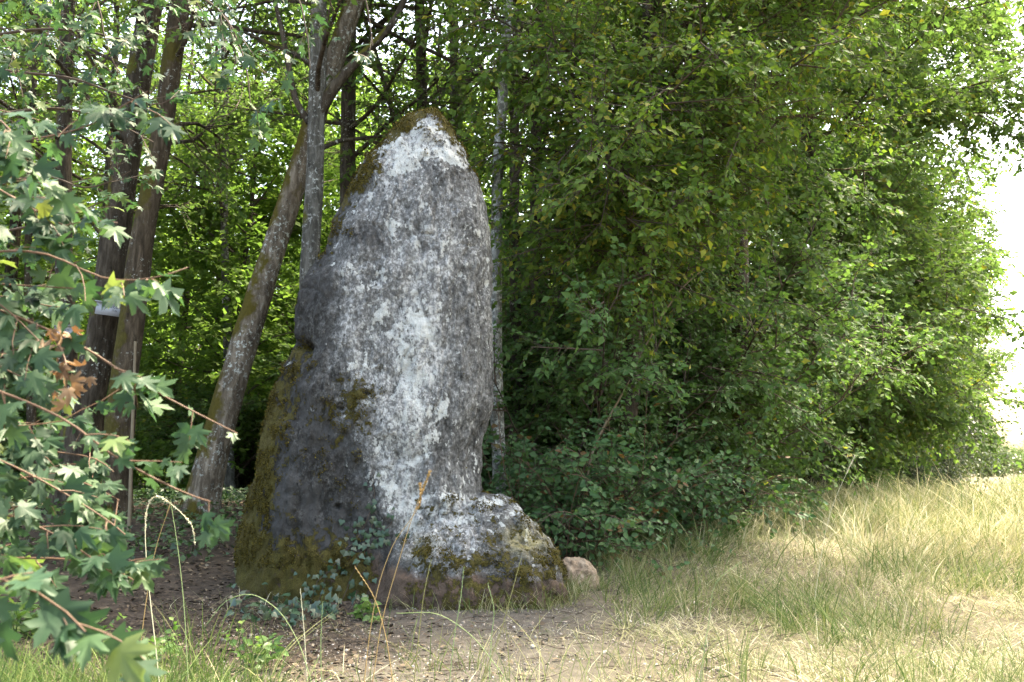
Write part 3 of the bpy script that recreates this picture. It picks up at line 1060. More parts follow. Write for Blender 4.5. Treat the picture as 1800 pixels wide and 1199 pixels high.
protos = [forest_proto(31, 12, .11, 40, .13, 'wood_leaf', 7, 8, 7), forest_proto(32, 8.5, .08, 38, .125, 'wood_leaf', 8, 8, 8, low=.04), forest_proto(33, 14, .14, 38, .135, 'wood_leaf', 7, 8, 7, low=.15)]
rngF = np.random.default_rng(5)
spots = []
tries = 0
while len(spots) < 90 and tries < 9000:
    tries += 1
    y = 15.5 + 56 * float(rngF.random()) ** .62
    x = float(rngF.uniform(-.62 * y - 1, edge_x(y) - 2.2))
    if all((x - a) ** 2 + (y - b) ** 2 > (1.9 + .03 * y) ** 2 for a, b, _, _ in spots):
        spots.append((x, y, float(rngF.uniform(.85, 1.2)), int(rngF.integers(0, 3))))
place_set(protos, spots, 'slender leafy tree standing deep in the wood', 'trees deep in the wood', 6)


# ------------------------------------------------------------------ trees and bushes along the edge of the wood
def edge_proto(seed, h, r, nlimb, length, leaf, size, tpl, bias, low=.1, droop=.05, nb=8, ntw=8, nl=8, tw_g=None, bl=1.2, tl=.55, yellow=.02, nbias=(.35, -.45, .75), bark='bark_dark', name='edge_tree', taper=.5, extra=None):
    rng = np.random.default_rng(seed)
    pts = [np.array([0, 0, -.1])]
    for k in range(5):
        pts.append(pts[-1] + np.array([rng.normal(.06, .15), rng.normal(0, .15), h / 5]))
    path = smooth_path(pts, 40)
    limbs = limb_set(path, nlimb, low, 1.0, length, 1.1, rng, droop, .45, bias, taper=taper)
    if extra is not None:
        ex = []
        for e in extra:
            st = path[int(np.clip(np.searchsorted(path[:, 2], e[2] - .5), 4, 38))]
            ex.append(smooth_path([st, st + (e - st) * .5 + np.array([0, 0, .25]), e], 7))
        limbs = np.concatenate([limbs, np.stack(ex)])
    lb0 = Bag()
    lb0.add(*tubes(limbs, .038, .008, 6))
    wb, lb, _ = crown_from(limbs, rng, nb, ntw, nl, bl, tl, size, tpl, droop, .5, nbias, .6, .35, yellow, tw_g=tw_g)
    root = thing(name, (0, 0, 0), 'x', 'tree')
    link('trunk', trunk_mesh('trunk', path, np.linspace(r, r * .35, 40), M[bark], (0, 0, 0), 12, .06, .4, seed), root)
    link('bough', lb0.mesh('bough', M['bark_dark'], (0, 0, 0), True), root, 'stuff')
    link('twig_work', wb.mesh('twig_work', M['twig'], (0, 0, 0)), root, 'stuff')
    link('crown', lb.mesh('crown', M[leaf], (0, 0, 0)), root, 'stuff')
    return root


def put(root, x, y, rz, s, label, group=None, sz=None):
    root.location = (x, y, float(gz(x, y)))
    root.rotation_euler = (0, 0, rz)
    root.scale = (s, s, sz or s)
    root['label'] = label
    if group:
        root['group'] = group
    return root


GE = 'trees along the edge of the wood'
hornbeam = edge_proto(41, 11.5, .17, 30, 3.0, 'edge_leaf', .10, LEAF2, (.55, -.35, .0), low=.08, droop=.03, nb=17, ntw=12, nl=12, bl=1.4, tl=.6, yellow=.03, taper=-.35)
put(hornbeam, 2.7, 17.0, 0, 1.0, 'big green hornbeam with dark horizontal boughs reaching out over the grass', GE)
oak = edge_proto(42, 13, .22, 40, 2.7, 'forest_leaf', .115, LEAF2, (.5, -.3, 0), low=.06, taper=-.85, droop=.03, nb=16, ntw=13, nl=12, bl=1.5, tl=.7, yellow=.03)
put(oak, 6.7, 23.0, .2, 1.12, 'tall sunlit tree overhanging the path at the upper right', GE)
weeper = edge_proto(43, 10, .16, 30, 3.4, 'dark_leaf', .10, LEAF2, (.5, -.3, .1), low=.08, droop=.10, nb=13, ntw=11, nl=11, tw_g=.45, bl=1.4, tl=1.0, yellow=0)
put(weeper, 14.0, 36.0, 0, 1.08, 'dark tree with drooping twigs at the end of the tree line', GE)
dup(oak, (9.9, 30.0, gz(9.9, 30.0)), 1.3, (1.05, 1.1), 'pale sunlit tree between the overhanging tree and the drooping one', GE)
dup(oak, (19.4, 50, gz(19.4, 50)), 2.6, (1.05, 1.0), 'farther round tree behind the drooping one along the path', GE)
for x, y, s, rz, o_ in ((26, 64, 1.0, .5, 'nearest'), (35, 84, 1.0, 3.3, 'middle'), (46, 108, 1.05, 4.4, 'farthest')):
    dup(oak, (x, y, gz(x, y)), rz, (s, s), o_ + ' of the three distant trees where the path vanishes', GE)
YT = np.array([1.15, 12.2, float(gz(1.15, 12.2))])
yl = [at(*q) - YT for q in ((860, 120, 10.7), (880, 250, 10.9), (960, 60, 10.0), (1000, 200, 9.8), (940, 330, 10.9), (1100, 380, 9.9), (1180, 150, 9.4), (1060, 280, 9.6), (1240, 60, 9.6), (1270, 330, 9.9), (840, 20, 10.9), (1330, 200, 10.2), (1000, 430, 10.6), (1150, 480, 10.6))]
yellowish = edge_proto(44, 9.5, .12, 24, 3.2, 'yellow_leaf', .082, LEAF4, (.35, -.75, .0), low=.28, droop=.05, nb=12, ntw=11, nl=9, bl=1.1, tl=.5, yellow=.10, bark='bark_dark', taper=.3, extra=yl)
put(yellowish, 1.15, 12.2, 0, 1.0, 'tree with yellowing leaves hanging above and right of the stone', GE)


CT = np.array([3.2, 14.4, float(gz(3.2, 14.4))])
rngC = np.random.default_rng(46)
cl = [np.array([x + rngC.uniform(-.5, .5), y + rngC.uniform(-.5, .5), 7.6 + .12 * (y - 8) + rngC.uniform(0, 1.2)]) - CT for x in (3.2, 4.7, 6.2, 7.7, 8.8) for y in (7.6, 9.4, 11.2, 13.0) if not (x > 8 and y < 9)]  # tree added for shade: limb ends laid above the frame over near grass
canopy = edge_proto(45, 10.5, .17, 12, 4.0, 'edge_leaf', .12, LEAF2, (.9, -.75, .0), low=.62, droop=.01, nb=11, ntw=9, nl=6, bl=1.5, tl=.7, yellow=.02, taper=.35, extra=cl)
put(canopy, CT[0], CT[1], 0, 1.0, 'tall tree added in the thicket, its unseen high canopy placed to shade the grass', GE)


def bush_proto(seed, nstem, h, spread, leaf, size, tpl, nb, ntw, nl, bl, tl, yellow, droop=.05, nbias=(.3, -.6, .6), name='edge_bush'):
    rng = np.random.default_rng(seed)
    a = rng.uniform(0, 2 * np.pi, nstem)
    st = np.stack([np.cos(a), np.sin(a), np.zeros(nstem)], -1) * rng.uniform(0, .45, (nstem, 1))
    d = np.stack([np.cos(a) * spread, np.sin(a) * spread, np.ones(nstem)], -1) * np.array([1, 1, 1]) + rng.normal(0, .15, (nstem, 3))
    stems = grow(st, d, h * rng.uniform(.6, 1.15, nstem), 8, .07, droop, rng)
    sb = Bag()
    sb.add(*tubes(stems, .022, .006, 6))
    wb, lb, sites = crown_from(stems, rng, nb, ntw, nl, bl, tl, size, tpl, droop, .6, nbias, .55, .3, yellow, t0=.06)
    root = thing(name, (0, 0, 0), 'x', 'bush')
    link('stem', sb.mesh('stem', M['bark_dark'], (0, 0, 0), True), root, 'stuff')
    link('twig_work', wb.mesh('twig_work', M['twig'], (0, 0, 0)), root, 'stuff')
    link('crown', lb.mesh('crown', M[leaf], (0, 0, 0)), root, 'stuff')
    return root


GB = 'bushes along the edge of the wood'
dogwood = bush_proto(51, 20, 4.4, .55, 'thicket_leaf', .078, LEAF4, 18, 11, 9, .95, .45, .02)
put(dogwood, .55, 13.0, 0, 1.0, 'dense dark green dogwood thicket right of the stone behind the brambles', GB)
hazel = bush_proto(52, 20, 4.7, .6, 'edge_leaf', .088, LEAF4, 18, 11, 9, 1.05, .5, .02)
put(hazel, 1.9, 14.0, .4, 1.0, 'bright green hazel bush right of the dark thicket', GB)
for i, (y, s, rz, src, lab) in enumerate([
        (16.0, 1.05, 2.6, dogwood, 'shaded bush below the big hornbeam'),
        (18.2, 1.1, 2.0, hazel, 'rounded green bush beside the tall dry grass'),
        (20.8, 1.15, 3.1, hazel, 'leafy bush just beyond the rounded one'),
        (23.6, 1.2, 1.7, dogwood, 'dark bush under the overhanging tree'),
        (27.0, 1.25, 3.6, hazel, 'spreading bush midway down the tree line'),
        (31.0, 1.3, .9, hazel, 'low sunlit bush under the pale sunlit tree'),
        (35.5, 1.3, 2.2, dogwood, 'dark low bush under the drooping tree'),
        (41.0, 1.35, 4.2, hazel, 'small bush past the drooping tree'),
        (48.0, 1.4, 5.2, hazel, 'small bush where the tree line meets the far path'),
        (57.0, 1.4, 1.2, dogwood, 'last low bush before the horizon')]):
    x = float(edge_x(y)) - 1.7 * s
    dup(src, (x, y, gz(x, y)), rz, (s * 1.12, s), lab, GB)
rngU = np.random.default_rng(55)
under = []
while len(under) < 26:
    y = float(rngU.uniform(19, 60))
    x = float(rngU.uniform(-.6 * y, edge_x(y) - 4))
    if all((x - a) ** 2 + (y - b) ** 2 > 9 for a, b in under):
        under.append((x, y))
for x, y in under:
    dup(hazel, (x, y, gz(x, y)), x * 3, (1.1, .75), 'leafy understorey bush deep in the shaded wood', 'understorey bushes')


# ------------------------------------------------------------------ bramble at the foot of the thicket, its front leaves one by one
def leaf_parts(root, off, sites, tpls, mat, name='leaf', limit=300, seed=0, hosts=None):
    """the leaves nearest the camera and in the frame, each an object; returns the mask of those used"""
    pos, ax, nr, sz = sites[:4]
    u, v, dep = proj(pos)
    ok = (u > -30) & (u < 1830) & (v > -30) & (v < 1230) & (dep > 0)
    score = np.where(ok, sz / np.maximum(dep, .1), -1)
    order = np.argsort(-score)[:limit]
    order = order[score[order] > 0]
    mes = []
    for i, t in enumerate(tpls):
        mes.append(new_mesh('leaf_blade', t[0], t[1], mat))
    s, a, n = frames(ax[order], nr[order])
    rng = random.Random(seed)
    for j, k in enumerate(order):
        o = bpy.data.objects.new(name, mes[rng.randrange(len(mes))])
        COL.objects.link(o)
        o.parent = root
        if hosts:
            o.parent = hosts[int(np.argmin([np.min(((h[1] - pos[k]) ** 2).sum(-1)) for h in hosts]))][0]
        z = float(sz[k])
        mat4 = Matrix(((s[j, 0] * z, a[j, 0] * z, n[j, 0] * z, pos[k, 0] - off[0]), (s[j, 1] * z, a[j, 1] * z, n[j, 1] * z, pos[k, 1] - off[1]),
                       (s[j, 2] * z, a[j, 2] * z, n[j, 2] * z, pos[k, 2] - off[2]), (0, 0, 0, 1)))
        o.matrix_basis = mat4
    m = np.zeros(len(pos), bool)
    m[order] = True
    return m


def build_bramble(seed, x0, x1, y, depth, ncane, h, label):
    rng = np.random.default_rng(seed)
    bx = rng.uniform(x0, x1, ncane)
    by = y + rng.uniform(0, depth, ncane)
    base = np.stack([bx, by, gz(bx, by)], -1)
    d = np.stack([rng.normal(0, .5, ncane), rng.normal(-.35, .35, ncane), rng.uniform(.7, 1.4, ncane)], -1)
    canes = grow(base, d, h * rng.uniform(.6, 1.3, ncane), 9, .08, .13, rng)
    off = np.array([(x0 + x1) / 2, y + depth / 2, float(gz((x0 + x1) / 2, y + depth / 2))])
    root = thing('bramble', off, label, 'bramble')
    cb = Bag()
    cb.add(*tubes(canes, .006, .0025, 5))
    link('cane', cb.mesh('cane', M['red_twig'], off, True), root, 'stuff')
    wb, lb, sites = crown_from(canes, rng, 0, 13, 6, .5, .38, .072, OVATE, .05, .8, (.1, -.75, .55), .42, .2, .06, t0=.1)
    pos, ax, nr, sz, tint = sites
    zz = gz(pos[:, 0], pos[:, 1])
    ok = pos[:, 2] > zz + .02
    # keep clear of the stone and the pebble
    inst = ((pos[:, 0] + .35) ** 2 + (pos[:, 1] - 9.3) ** 2 < .95 ** 2)
    ok &= ~inst
    pos, ax, nr, sz, tint = (q[ok] for q in (pos, ax, nr, sz, tint))
    used = leaf_parts(root, off, (pos, ax, nr, sz), [OVATE, (OVATE[0] * np.array([.9, 1, 2.2]), OVATE[1]), (OVATE[0] * np.array([1.25, .95, -.6]), OVATE[1])], M['bramble_piece'], seed=seed)
    k = ~used
    lb = Bag()
    lb.add(*leaf_mesh(pos[k], ax[k], nr[k], sz[k], OVATE, tint[k]))
    link('foliage', lb.mesh('foliage', M['bramble_leaf'], off), root, 'stuff')
    link('twig_work', wb.mesh('twig_work', M['twig'], off), root, 'stuff')


build_bramble(61, -.25, 1.3, 10.5, 1.2, 60, 1.5, 'bramble thicket with small dark leaves close to the right side of the stone')
build_bramble(62, .9, 2.5, 11.9, 1.4, 60, 1.35, 'bramble thicket between the dark green one and the tall dry grass')


# ------------------------------------------------------------------ field maple in the left foreground
def twig_spray(paths, rng, n, ln, droop):
    p, d, t = spawn(paths, n, .05, 1.0, .9, .8, rng)
    return grow(p, d, ln * rng.uniform(.4, 1.2, len(p)), 4, .12, droop, rng)


def build_maple():
    rng = np.random.default_rng(71)
    lines = [  # photo pixels of the bare red stems, with their distance
        ([(-160, 470), (30, 440), (110, 455), (190, 490), (260, 492), (330, 470)], 2.5),
        ([(-140, 490), (10, 500), (130, 507)], 2.6),
        ([(-120, 470), (0, 535), (70, 600)], 2.5),
        ([(-150, 500), (43, 560), (90, 577), (133, 603), (217, 657), (320, 713), (417, 762)], 2.55),
        ([(-170, 640), (0, 687), (50, 703), (100, 730), (197, 799), (290, 853), (370, 882)], 2.35),
        ([(-150, 260), (20, 245), (110, 240), (190, 200), (260, 160)], 2.7),
        ([(-160, 160), (-20, 200), (40, 260), (60, 320)], 2.3),
        ([(-150, 330), (-10, 330), (60, 370), (120, 400)], 2.6),
        ([(-170, 760), (-20, 800), (80, 850), (170, 900), (220, 940)], 2.6),
        ([(-170, 900), (-30, 900), (60, 920), (130, 960), (200, 1010)], 2.5),
        ([(-200, 1000), (-40, 1010), (40, 1030), (100, 1060), (150, 1110)], 1.75),
        ([(-190, 560), (-40, 620), (30, 660), (110, 690)], 2.8),
        ([(-190, 840), (-40, 860), (60, 830), (150, 850), (210, 880)], 2.9),
        ([(-180, 930), (-40, 970), (70, 985), (160, 985), (235, 1020)], 2.7), ([(-190, 760), (-30, 790), (60, 800), (140, 790), (200, 830)], 3.0),
        ([(-190, 300), (-60, 300), (20, 330), (80, 350)], 2.9), ([(-190, 560), (-60, 540), (10, 520), (90, 540)], 2.8), ([(-190, 640), (-60, 650), (20, 620), (100, 640)], 2.9), ([(-190, 720), (-60, 730), (30, 750), (110, 740)], 2.7),
        ([(90, 585), (110, 620), (118, 660), (112, 700)], 2.5),
    ]
    off = np.array([-2.1, 2.7, float(gz(-2.1, 2.7))])
    root = thing('field_maple', off, 'grey-green field maple bush with lobed leaves filling the left foreground', 'bush')
    P = []
    for pix, Y in lines:
        pts = [at(u, v, Y + .05 * math.sin(3 * i)) for i, (u, v) in enumerate(pix)]
        P.append(smooth_path(pts, 14))
    # stems from the root to the start of each branch
    trunk_pts = [off + np.array([0, 0, -.05]), off + np.array([.05, -.02, .6]), off + np.array([0.02, 0, 1.3]), off + np.array([.1, .02, 2.1]), off + np.array([.1, 0, 2.6])]
    tp = smooth_path(trunk_pts, 30)
    link('trunk', trunk_mesh('trunk', tp, np.linspace(.035, .014, 30), M['bark_dark'], off, 10), root)
    hosts = []
    for i, q in enumerate(P[:-1]):
        j = int(np.clip(np.searchsorted(tp[:, 2], q[0][2] - .25), 2, 29))
        full = smooth_path([tp[j], (tp[j] + q[0]) / 2 + np.array([0, 0, -.03])] + list(q[::3]) + [q[-1]], 30)
        me = trunk_mesh('branch', full, np.linspace(.0055, .0016, 30), M['red_twig'], off, 7, .06, 0, i)
        hosts.append((link('branch', me, root), full))
    PP = np.stack(P)
    dead_p = PP[-1:]
    live = PP[:-1]
    tw = twig_spray(live, rng, 5, .13, .12)
    tw2 = twig_spray(np.stack([P[i] for i in (8, 9, 11, 12, 13, 14, 15, 16, 17, 18, 7, 6)]), rng, 6, .14, .12)
    allt = np.concatenate([tw, tw2])
    wb = Bag()
    wb.add(*tubes(allt, .0018, .0009, 4))
    link('twig_work', wb.mesh('twig_work', M['red_twig'], off), root, 'stuff')
    s1 = leaf_sites(allt, 5, .059, rng, .5, (.15, -.75, .65), .40, .1, .25)
    s2 = leaf_sites(live, 5, .056, rng, .35, (.15, -.7, .7), .40, .3, .25)
    pos, ax, nr, sz = (np.concatenate([a, b]) for a, b in zip(s1, s2))
    u, v, dep = proj(pos)
    okm = (u < 470) & ~((u > 245) & (v < 440) & (v > 330))
    pos, ax, nr, sz = (q[okm] for q in (pos, ax, nr, sz))
    used = leaf_parts(root, off, (pos, ax, nr, sz), MAPLES, M['maple_piece'], seed=7, hosts=hosts)
    k = ~used
    if k.any():
        lb = Bag()
        lb.add(*leaf_mesh(pos[k], ax[k], nr[k], sz[k], MAPLES[1], rng.random(k.sum()) * .9))
        link('foliage', lb.mesh('foliage', M['maple_leaf'], off), root, 'stuff')
    # the hanging bunch of withered leaves
    rd = np.random.default_rng(73)
    n = 24
    t = np.sort(rd.random(n))[None]
    pos, tan = sample(dead_p, t)
    pos = pos[0] + rd.normal(0, .024, (n, 3))
    ax = norm(rd.normal(0, .5, (n, 3)) + np.array([0, 0, -.9]))
    leaf_parts(root, off, (pos, ax, rd.normal(0, 1, (n, 3)), rd.uniform(.018, .048, n)), [maple_template(c, 20 + i) for i, c in enumerate((.9, 1.3, -1.0))], M['dead_leaf'], 'withered_leaf', 60, 3)
    dead = smooth_path(dead_p[0], 12)
    link('withered_twig', trunk_mesh('withered_twig', dead, np.linspace(.003, .0012, 12), M['red_twig'], off, 6, .05, 0), root)


build_maple()


def build_overhang():
    rng = np.random.default_rng(81)
    off = np.array([-4.6, 6.6, float(gz(-4.6, 6.6))])
    root = thing('overhanging_maple', off, 'young maple at the left edge whose leafy twigs hang across the thick trunks', 'tree')
    tp = smooth_path([off + np.array([0, 0, -.1]), off + np.array([.1, .1, 1.5]), off + np.array([.0, .0, 3.2]), off + np.array([.2, .1, 5.0])], 40)
    link('trunk', trunk_mesh('trunk', tp, np.linspace(.06, .03, 40), M['bark_dark'], off, 12), root)
    lines = [([(0, 60), (120, 50), (230, 70), (330, 40)], 6.0), ([(0, 0), (150, -40), (330, -20), (420, 60), (440, 180)], 5.2), ([(-40, 210), (90, 190), (190, 210), (270, 250)], 6.2),
             ([(-40, 330), (80, 310), (170, 330), (230, 300)], 6.4), ([(0, -60), (300, -120), (500, -60), (540, 60), (545, 120)], 5.0), ([(300, -120), (560, -160), (640, -20), (655, 80)], 5.2),
             ([(-40, 120), (60, 130), (180, 150), (260, 190), (310, 170)], 5.8), ([(-60, 420), (40, 400), (120, 380), (190, 350)], 6.2), ([(200, -60), (330, -30), (400, 30), (415, 110)], 5.6),
             ([(-60, 20), (20, 90), (40, 170)], 5.4), ([(100, -80), (170, 0), (190, 90), (210, 130)], 5.9), ([(60, -90), (90, 20), (70, 110)], 6.3)]
    P, hosts = [], []
    for i, (pix, Y) in enumerate(lines):
        q = smooth_path([at(u, v, Y) for u, v in pix], 14)
        P.append(q)
        j = int(np.clip(np.searchsorted(tp[:, 2], q[0][2] - .4), 2, 39))
        full = smooth_path([tp[j]] + list(q[::3]) + [q[-1]], 30)
        hosts.append((link('branch', trunk_mesh('branch', full, np.linspace(.02, .003, 30), M['twig'], off, 7, .06, 0, i), root), full))
    P = np.stack(P)
    tw = twig_spray(P, rng, 7, .34, .08)
    tw2 = twig_spray(tw, rng, 1, .22, .08)
    allt = np.concatenate([tw, tw2])
    wb = Bag()
    wb.add(*tubes(allt, .0028, .0012, 3))
    link('twig_work', wb.mesh('twig_work', M['twig'], off), root, 'stuff')
    pos, ax, nr, sz = leaf_sites(allt, 5, .062, rng, .4, (.1, -.5, .8), .5, .1, .2)
    used = leaf_parts(root, off, (pos, ax, nr, sz), MAPLES, M['maple_piece'], seed=8, hosts=hosts)
    k = ~used
    lb = Bag()
    lb.add(*leaf_mesh(pos[k], ax[k], nr[k], sz[k], MAPLES[1], rng.random(k.sum()) * .92))
    link('foliage', lb.mesh('foliage', M['maple_leaf'], off), root, 'stuff')


build_overhang()


# ------------------------------------------------------------------ ivy creeping up the stone
def build_ivy():
    rng = np.random.default_rng(91)
    off = MEN + np.array([0, -.6, 0])
    root = thing('ivy_vine', off, 'small-leaved ivy creeping up the dark base of the stone', 'ivy')
    runs = [[(560, 1060), (575, 1010), (600, 980), (625, 950), (645, 915), (660, 880), (655, 850)], [(600, 1065), (620, 1010), (640, 970), (670, 940), (690, 915)], [(545, 1060), (560, 1020), (590, 1000)], [(630, 980), (650, 940), (660, 905)]]
    pos, nr, ax = [], [], []
    for r in runs:
        r = np.array(r, float)
        q = np.stack([np.interp(np.linspace(0, 1, 16), np.linspace(0, 1, len(r)), r[:, k]) for k in (0, 1)], -1)
        pts = []
        for a, b in q:
            p, n = men_point(a, b)
            pts.append(p + n * .008)
        link('stem', trunk_mesh('stem', smooth_path(pts, 30), np.full(30, .003), M['twig'], off, 6, .05, 0), root)
        for k in range(34):
            a, b = q[rng.integers(0, 16)]
            p, n = men_point(a + rng.normal(0, 16), b + rng.normal(0, 13))
            pos.append(p + n * rng.uniform(.015, .04))
            nr.append(n + rng.normal(0, .35, 3) + np.array([0, -.3, .2]))
            ax.append(np.array([rng.normal(0, .7), rng.normal(-.2, .2), -.8 + rng.normal(0, .4)]))
    leaf_parts(root, off, (np.array(pos), np.array(ax), np.array(nr), rng.uniform(.035, .06, len(pos))), [IVY, (IVY[0] * np.array([1.1, .9, 2]), IVY[1])], M['ivy_leaf'], seed=2)


build_ivy()


def build_ground_ivy(name, label, u0, u1, v0, v1, n, seed, size=.06, mat='ivy_leaf'):
    rng = np.random.default_rng(seed)
    pos = []
    while len(pos) < n:
        u, v = rng.uniform(u0, u1), rng.uniform(v0, v1)
        if ((u - (u0 + u1) / 2) / (u1 - u0) * 2) ** 2 + ((v - (v0 + v1) / 2) / (v1 - v0) * 2) ** 2 > 1.0 + rng.normal(0, .15):
            continue
        Y = CAM_H * F_PX / max(60, v - HOR)
        for _ in range(6):
            p = at(u, v, Y)
            Y = Y * (CAM_H - float(gz(p[0], Y))) / max(.05, CAM_H - p[2])
        p = at(u, v, Y)
        pos.append(p)
    pos = np.array(pos)
    off = pos.mean(0)
    off[2] = float(gz(off[0], off[1]))
    root = thing(name, off, label, 'ivy')
    pos[:, 2] = gz(pos[:, 0], pos[:, 1]) + rng.uniform(.03, .16, n)
    foot = pos.copy()
    foot[:, 2] = gz(pos[:, 0], pos[:, 1]) - .01
    foot[:, :2] += rng.normal(0, .04, (n, 2))
    st = np.stack([foot, (foot + pos) / 2 + rng.normal(0, .01, (n, 3)), pos], 1)
    wb = Bag()
    wb.add(*tubes(st, .0022, .0015, 3))
    link('stalk', wb.mesh('stalk', M['twig'], off), root, 'stuff')
    leaf_parts(root, off, (pos, rng.normal(0, .7, (n, 3)) + np.array([0, -.3, -.2]), rng.normal(0, .4, (n, 3)) + np.array([0, -.4, .9]), rng.uniform(.7, 1.3, n) * size), [IVY, (IVY[0] * np.array([1.1, .9, 2]), IVY[1])], M[mat], seed=seed)


build_ground_ivy('ground_ivy', 'patch of dark ivy on the soil at the left foot of the stone', 400, 605, 1030, 1110, 280, 92, .065)
build_ground_ivy('ground_ivy', 'small green ivy tuft in front of the middle of the stone base', 610, 690, 1045, 1085, 40, 93)


# ------------------------------------------------------------------ stones, notices
def build_pebble():
    import bmesh
    c = at(1018, 1010, 9.5)
    c[2] = float(gz(c[0], c[1]))
    bm = bmesh.new()
    bmesh.ops.create_icosphere(bm, subdivisions=5, radius=1)
    V = np.array([v.co[:] for v in bm.verts])
    F = np.array([[v.index for v in f.verts] for f in bm.faces])
    bm.free()
    Vn = V.copy()
    V = np.sign(V) * np.abs(V) ** .85
    V = V * np.array([.165, .15, .20]) * (1 + .34 * fbm(Vn * 1.7 + 3, 3) + .13 * fbm(Vn * 5, 3) + .05 * fbm(Vn * 14, 2))[:, None]
    V[:, 0] -= .12 * V[:, 2]
    V[:, 2] += .075
    m, nt, out = mk('pale_stone')
    co = nt.nodes.new('ShaderNodeTexCoord')
    n1 = noise(nt, co.outputs['Object'], 14, 6, .7)
    n2 = noise(nt, co.outputs['Object'], 60, 4, .7)
    col = ramp(nt, n1, [(.3, (.15, .095, .058)), (.5, (.28, .20, .135)), (.7, (.40, .31, .225))])
    col = mixc(nt, mapr(nt, n2, .45, .3, 0, .6), col, (.16, .10, .06))
    p = N_(nt, 'ShaderNodeBsdfPrincipled', Roughness=.9)
    nt.links.new(col, p.inputs['Base Color'])
    b = N_(nt, 'ShaderNodeBump', Strength=.8, Distance=.02)
    nt.links.new(math_(nt, 'ADD', n1, math_(nt, 'MULTIPLY', n2, .5)), b.inputs['Height'])
    nt.links.new(b.outputs[0], p.inputs['Normal'])
    nt.links.new(p.outputs[0], out.inputs[0])
    o = link('boulder', new_mesh('boulder', V, F, m, smooth=True))
    o.location = tuple(c)
    tag(o, 'small pinkish limestone boulder in the grass beside the toe of the standing stone', 'boulder')


build_pebble()


def box(V0, V1):
    x0, y0, z0 = V0
    x1, y1, z1 = V1
    V = np.array([(x, y, z) for z in (z0, z1) for y in (y0, y1) for x in (x0, x1)], float)
    F = np.array([(0, 2, 3, 1), (4, 5, 7, 6), (0, 1, 5, 4), (2, 6, 7, 3), (0, 4, 6, 2), (1, 3, 7, 5)])
    return V, F


WHITE = plain('notice_white', (.30, .31, .34), .5, .12, 30)
INK = plain('notice_ink', (.03, .03, .045), .7, .1)


def sign(u, v, Y, w, h, tilt, lines, label):
    c = at(u, v, Y)
    root = thing('notice_board', c, label, 'sign')
    root.rotation_euler = (0, tilt, 0)
    V, F = box((-w / 2, -.006, -h / 2), (w / 2, .006, h / 2))
    plate = link('plate', new_mesh('plate', V, F, WHITE), root)
    V, F = box((-w / 2 - .008, -.05, h / 2 + .002), (w / 2 + .008, .01, h / 2 + .014))
    link('rain_ledge', new_mesh('rain_ledge', V, F, WHITE), root)
    V, F = box((-.02, .0062, -h / 2 + .01), (.02, .12, h / 2 - .01))
    link('batten', new_mesh('batten', V, F, M['twig']), root)
    for txt, x, z, s in lines:
        cu = bpy.data.curves.new('lettering', 'FONT')
        cu.body = txt
        cu.size = s
        cu.align_x = 'CENTER'
        cu.extrude = .0006
        t = bpy.data.objects.new('lettering', cu)
        COL.objects.link(t)
        me = bpy.data.meshes.new_from_object(t.evaluated_get(bpy.context.evaluated_depsgraph_get()))
        bpy.data.objects.remove(t)
        me.materials.clear()
        me.materials.append(INK)
        o = link('lettering', me, plate)
        o.location = (x, -.0075, z)
        o.rotation_euler = (math.pi / 2, 0, 0)


sign(198, 545, 12.22, .41, .145, math.radians(8), [('IN LES CORNES', .02, .02, .045), ('ITAL', .03, -.02, .035)], 'small white notice tilted to the right on the broad rough trunk')
sign(117.5, 585, 12.72, .315, .155, math.radians(-1), [('PROPRIETE', -.05, .02, .035), ('prive', -.07, -.05, .03)], 'small white notice half hidden by withered brown leaves on the leftmost trunk')


# ------------------------------------------------------------------ grass, litter, ground cover
def blades(base, h, lean, width, rng, K=4, curve=1.0, face=None):
    """curved blades; lean (N,2) horizontal reach over the whole blade"""
    N = len(base)
    s = np.linspace(0, 1, K)
    c = rng.uniform(.0, 1.5, N)[:, None] * curve * np.clip(np.linalg.norm(lean, axis=1) / np.maximum(h, .01), .15, 1)[:, None]
    up = h[:, None] * (s - .5 * c * s ** 2)
    cx = base[:, None, 0] + lean[:, 0:1] * s ** 1.5
    cyy = base[:, None, 1] + lean[:, 1:2] * s ** 1.5
    C = np.stack([cx, cyy, base[:, None, 2] + up], -1)
    a = rng.uniform(0, np.pi, N) if face is None else face
    sd = np.stack([np.cos(a), np.sin(a) * .6, np.zeros(N)], -1)
    wd = width[:, None] * np.array([.8, 1, .9, .75, .5, .3])[:K][None] if K > 2 else width[:, None] * np.ones((1, K))
    wd = wd * .5
    Lv = C[:, :-1] - sd[:, None] * wd[:, :-1, None]
    Rv = C[:, :-1] + sd[:, None] * wd[:, :-1, None]
    V = np.concatenate([Lv, Rv, C[:, -1:]], 1)
    m = 2 * (K - 1) + 1
    F4, F3 = [], []
    for k in range(K - 2):
        F4.append((k, K - 1 + k, K + k, k + 1))
    F3.append((K - 2, 2 * (K - 1) - 1, m - 1))
    ofs = (np.arange(N) * m)[:, None, None]
    return V.reshape(-1, 3), (np.array(F4)[None] + ofs).reshape(-1, 4), (np.array(F3)[None] + ofs).reshape(-1, 3), m


def in_stone(x, y):
    a = ((x + .95) / 1.28) ** 2 + ((y - 9.4) / .62) ** 2 < 1
    b = ((x + .38) / .86) ** 2 + ((y - 9.15) / .72) ** 2 < 1
    return a | b


GRASS = tint_mat('grass_blades', [(0, (.045, .085, .02)), (.25, (.085, .13, .035)), (.42, (.16, .19, .06)), (.55, (.25, .245, .115)), (.8, (.385, .345, .205)), (1, (.52, .48, .335))], .75, .3)


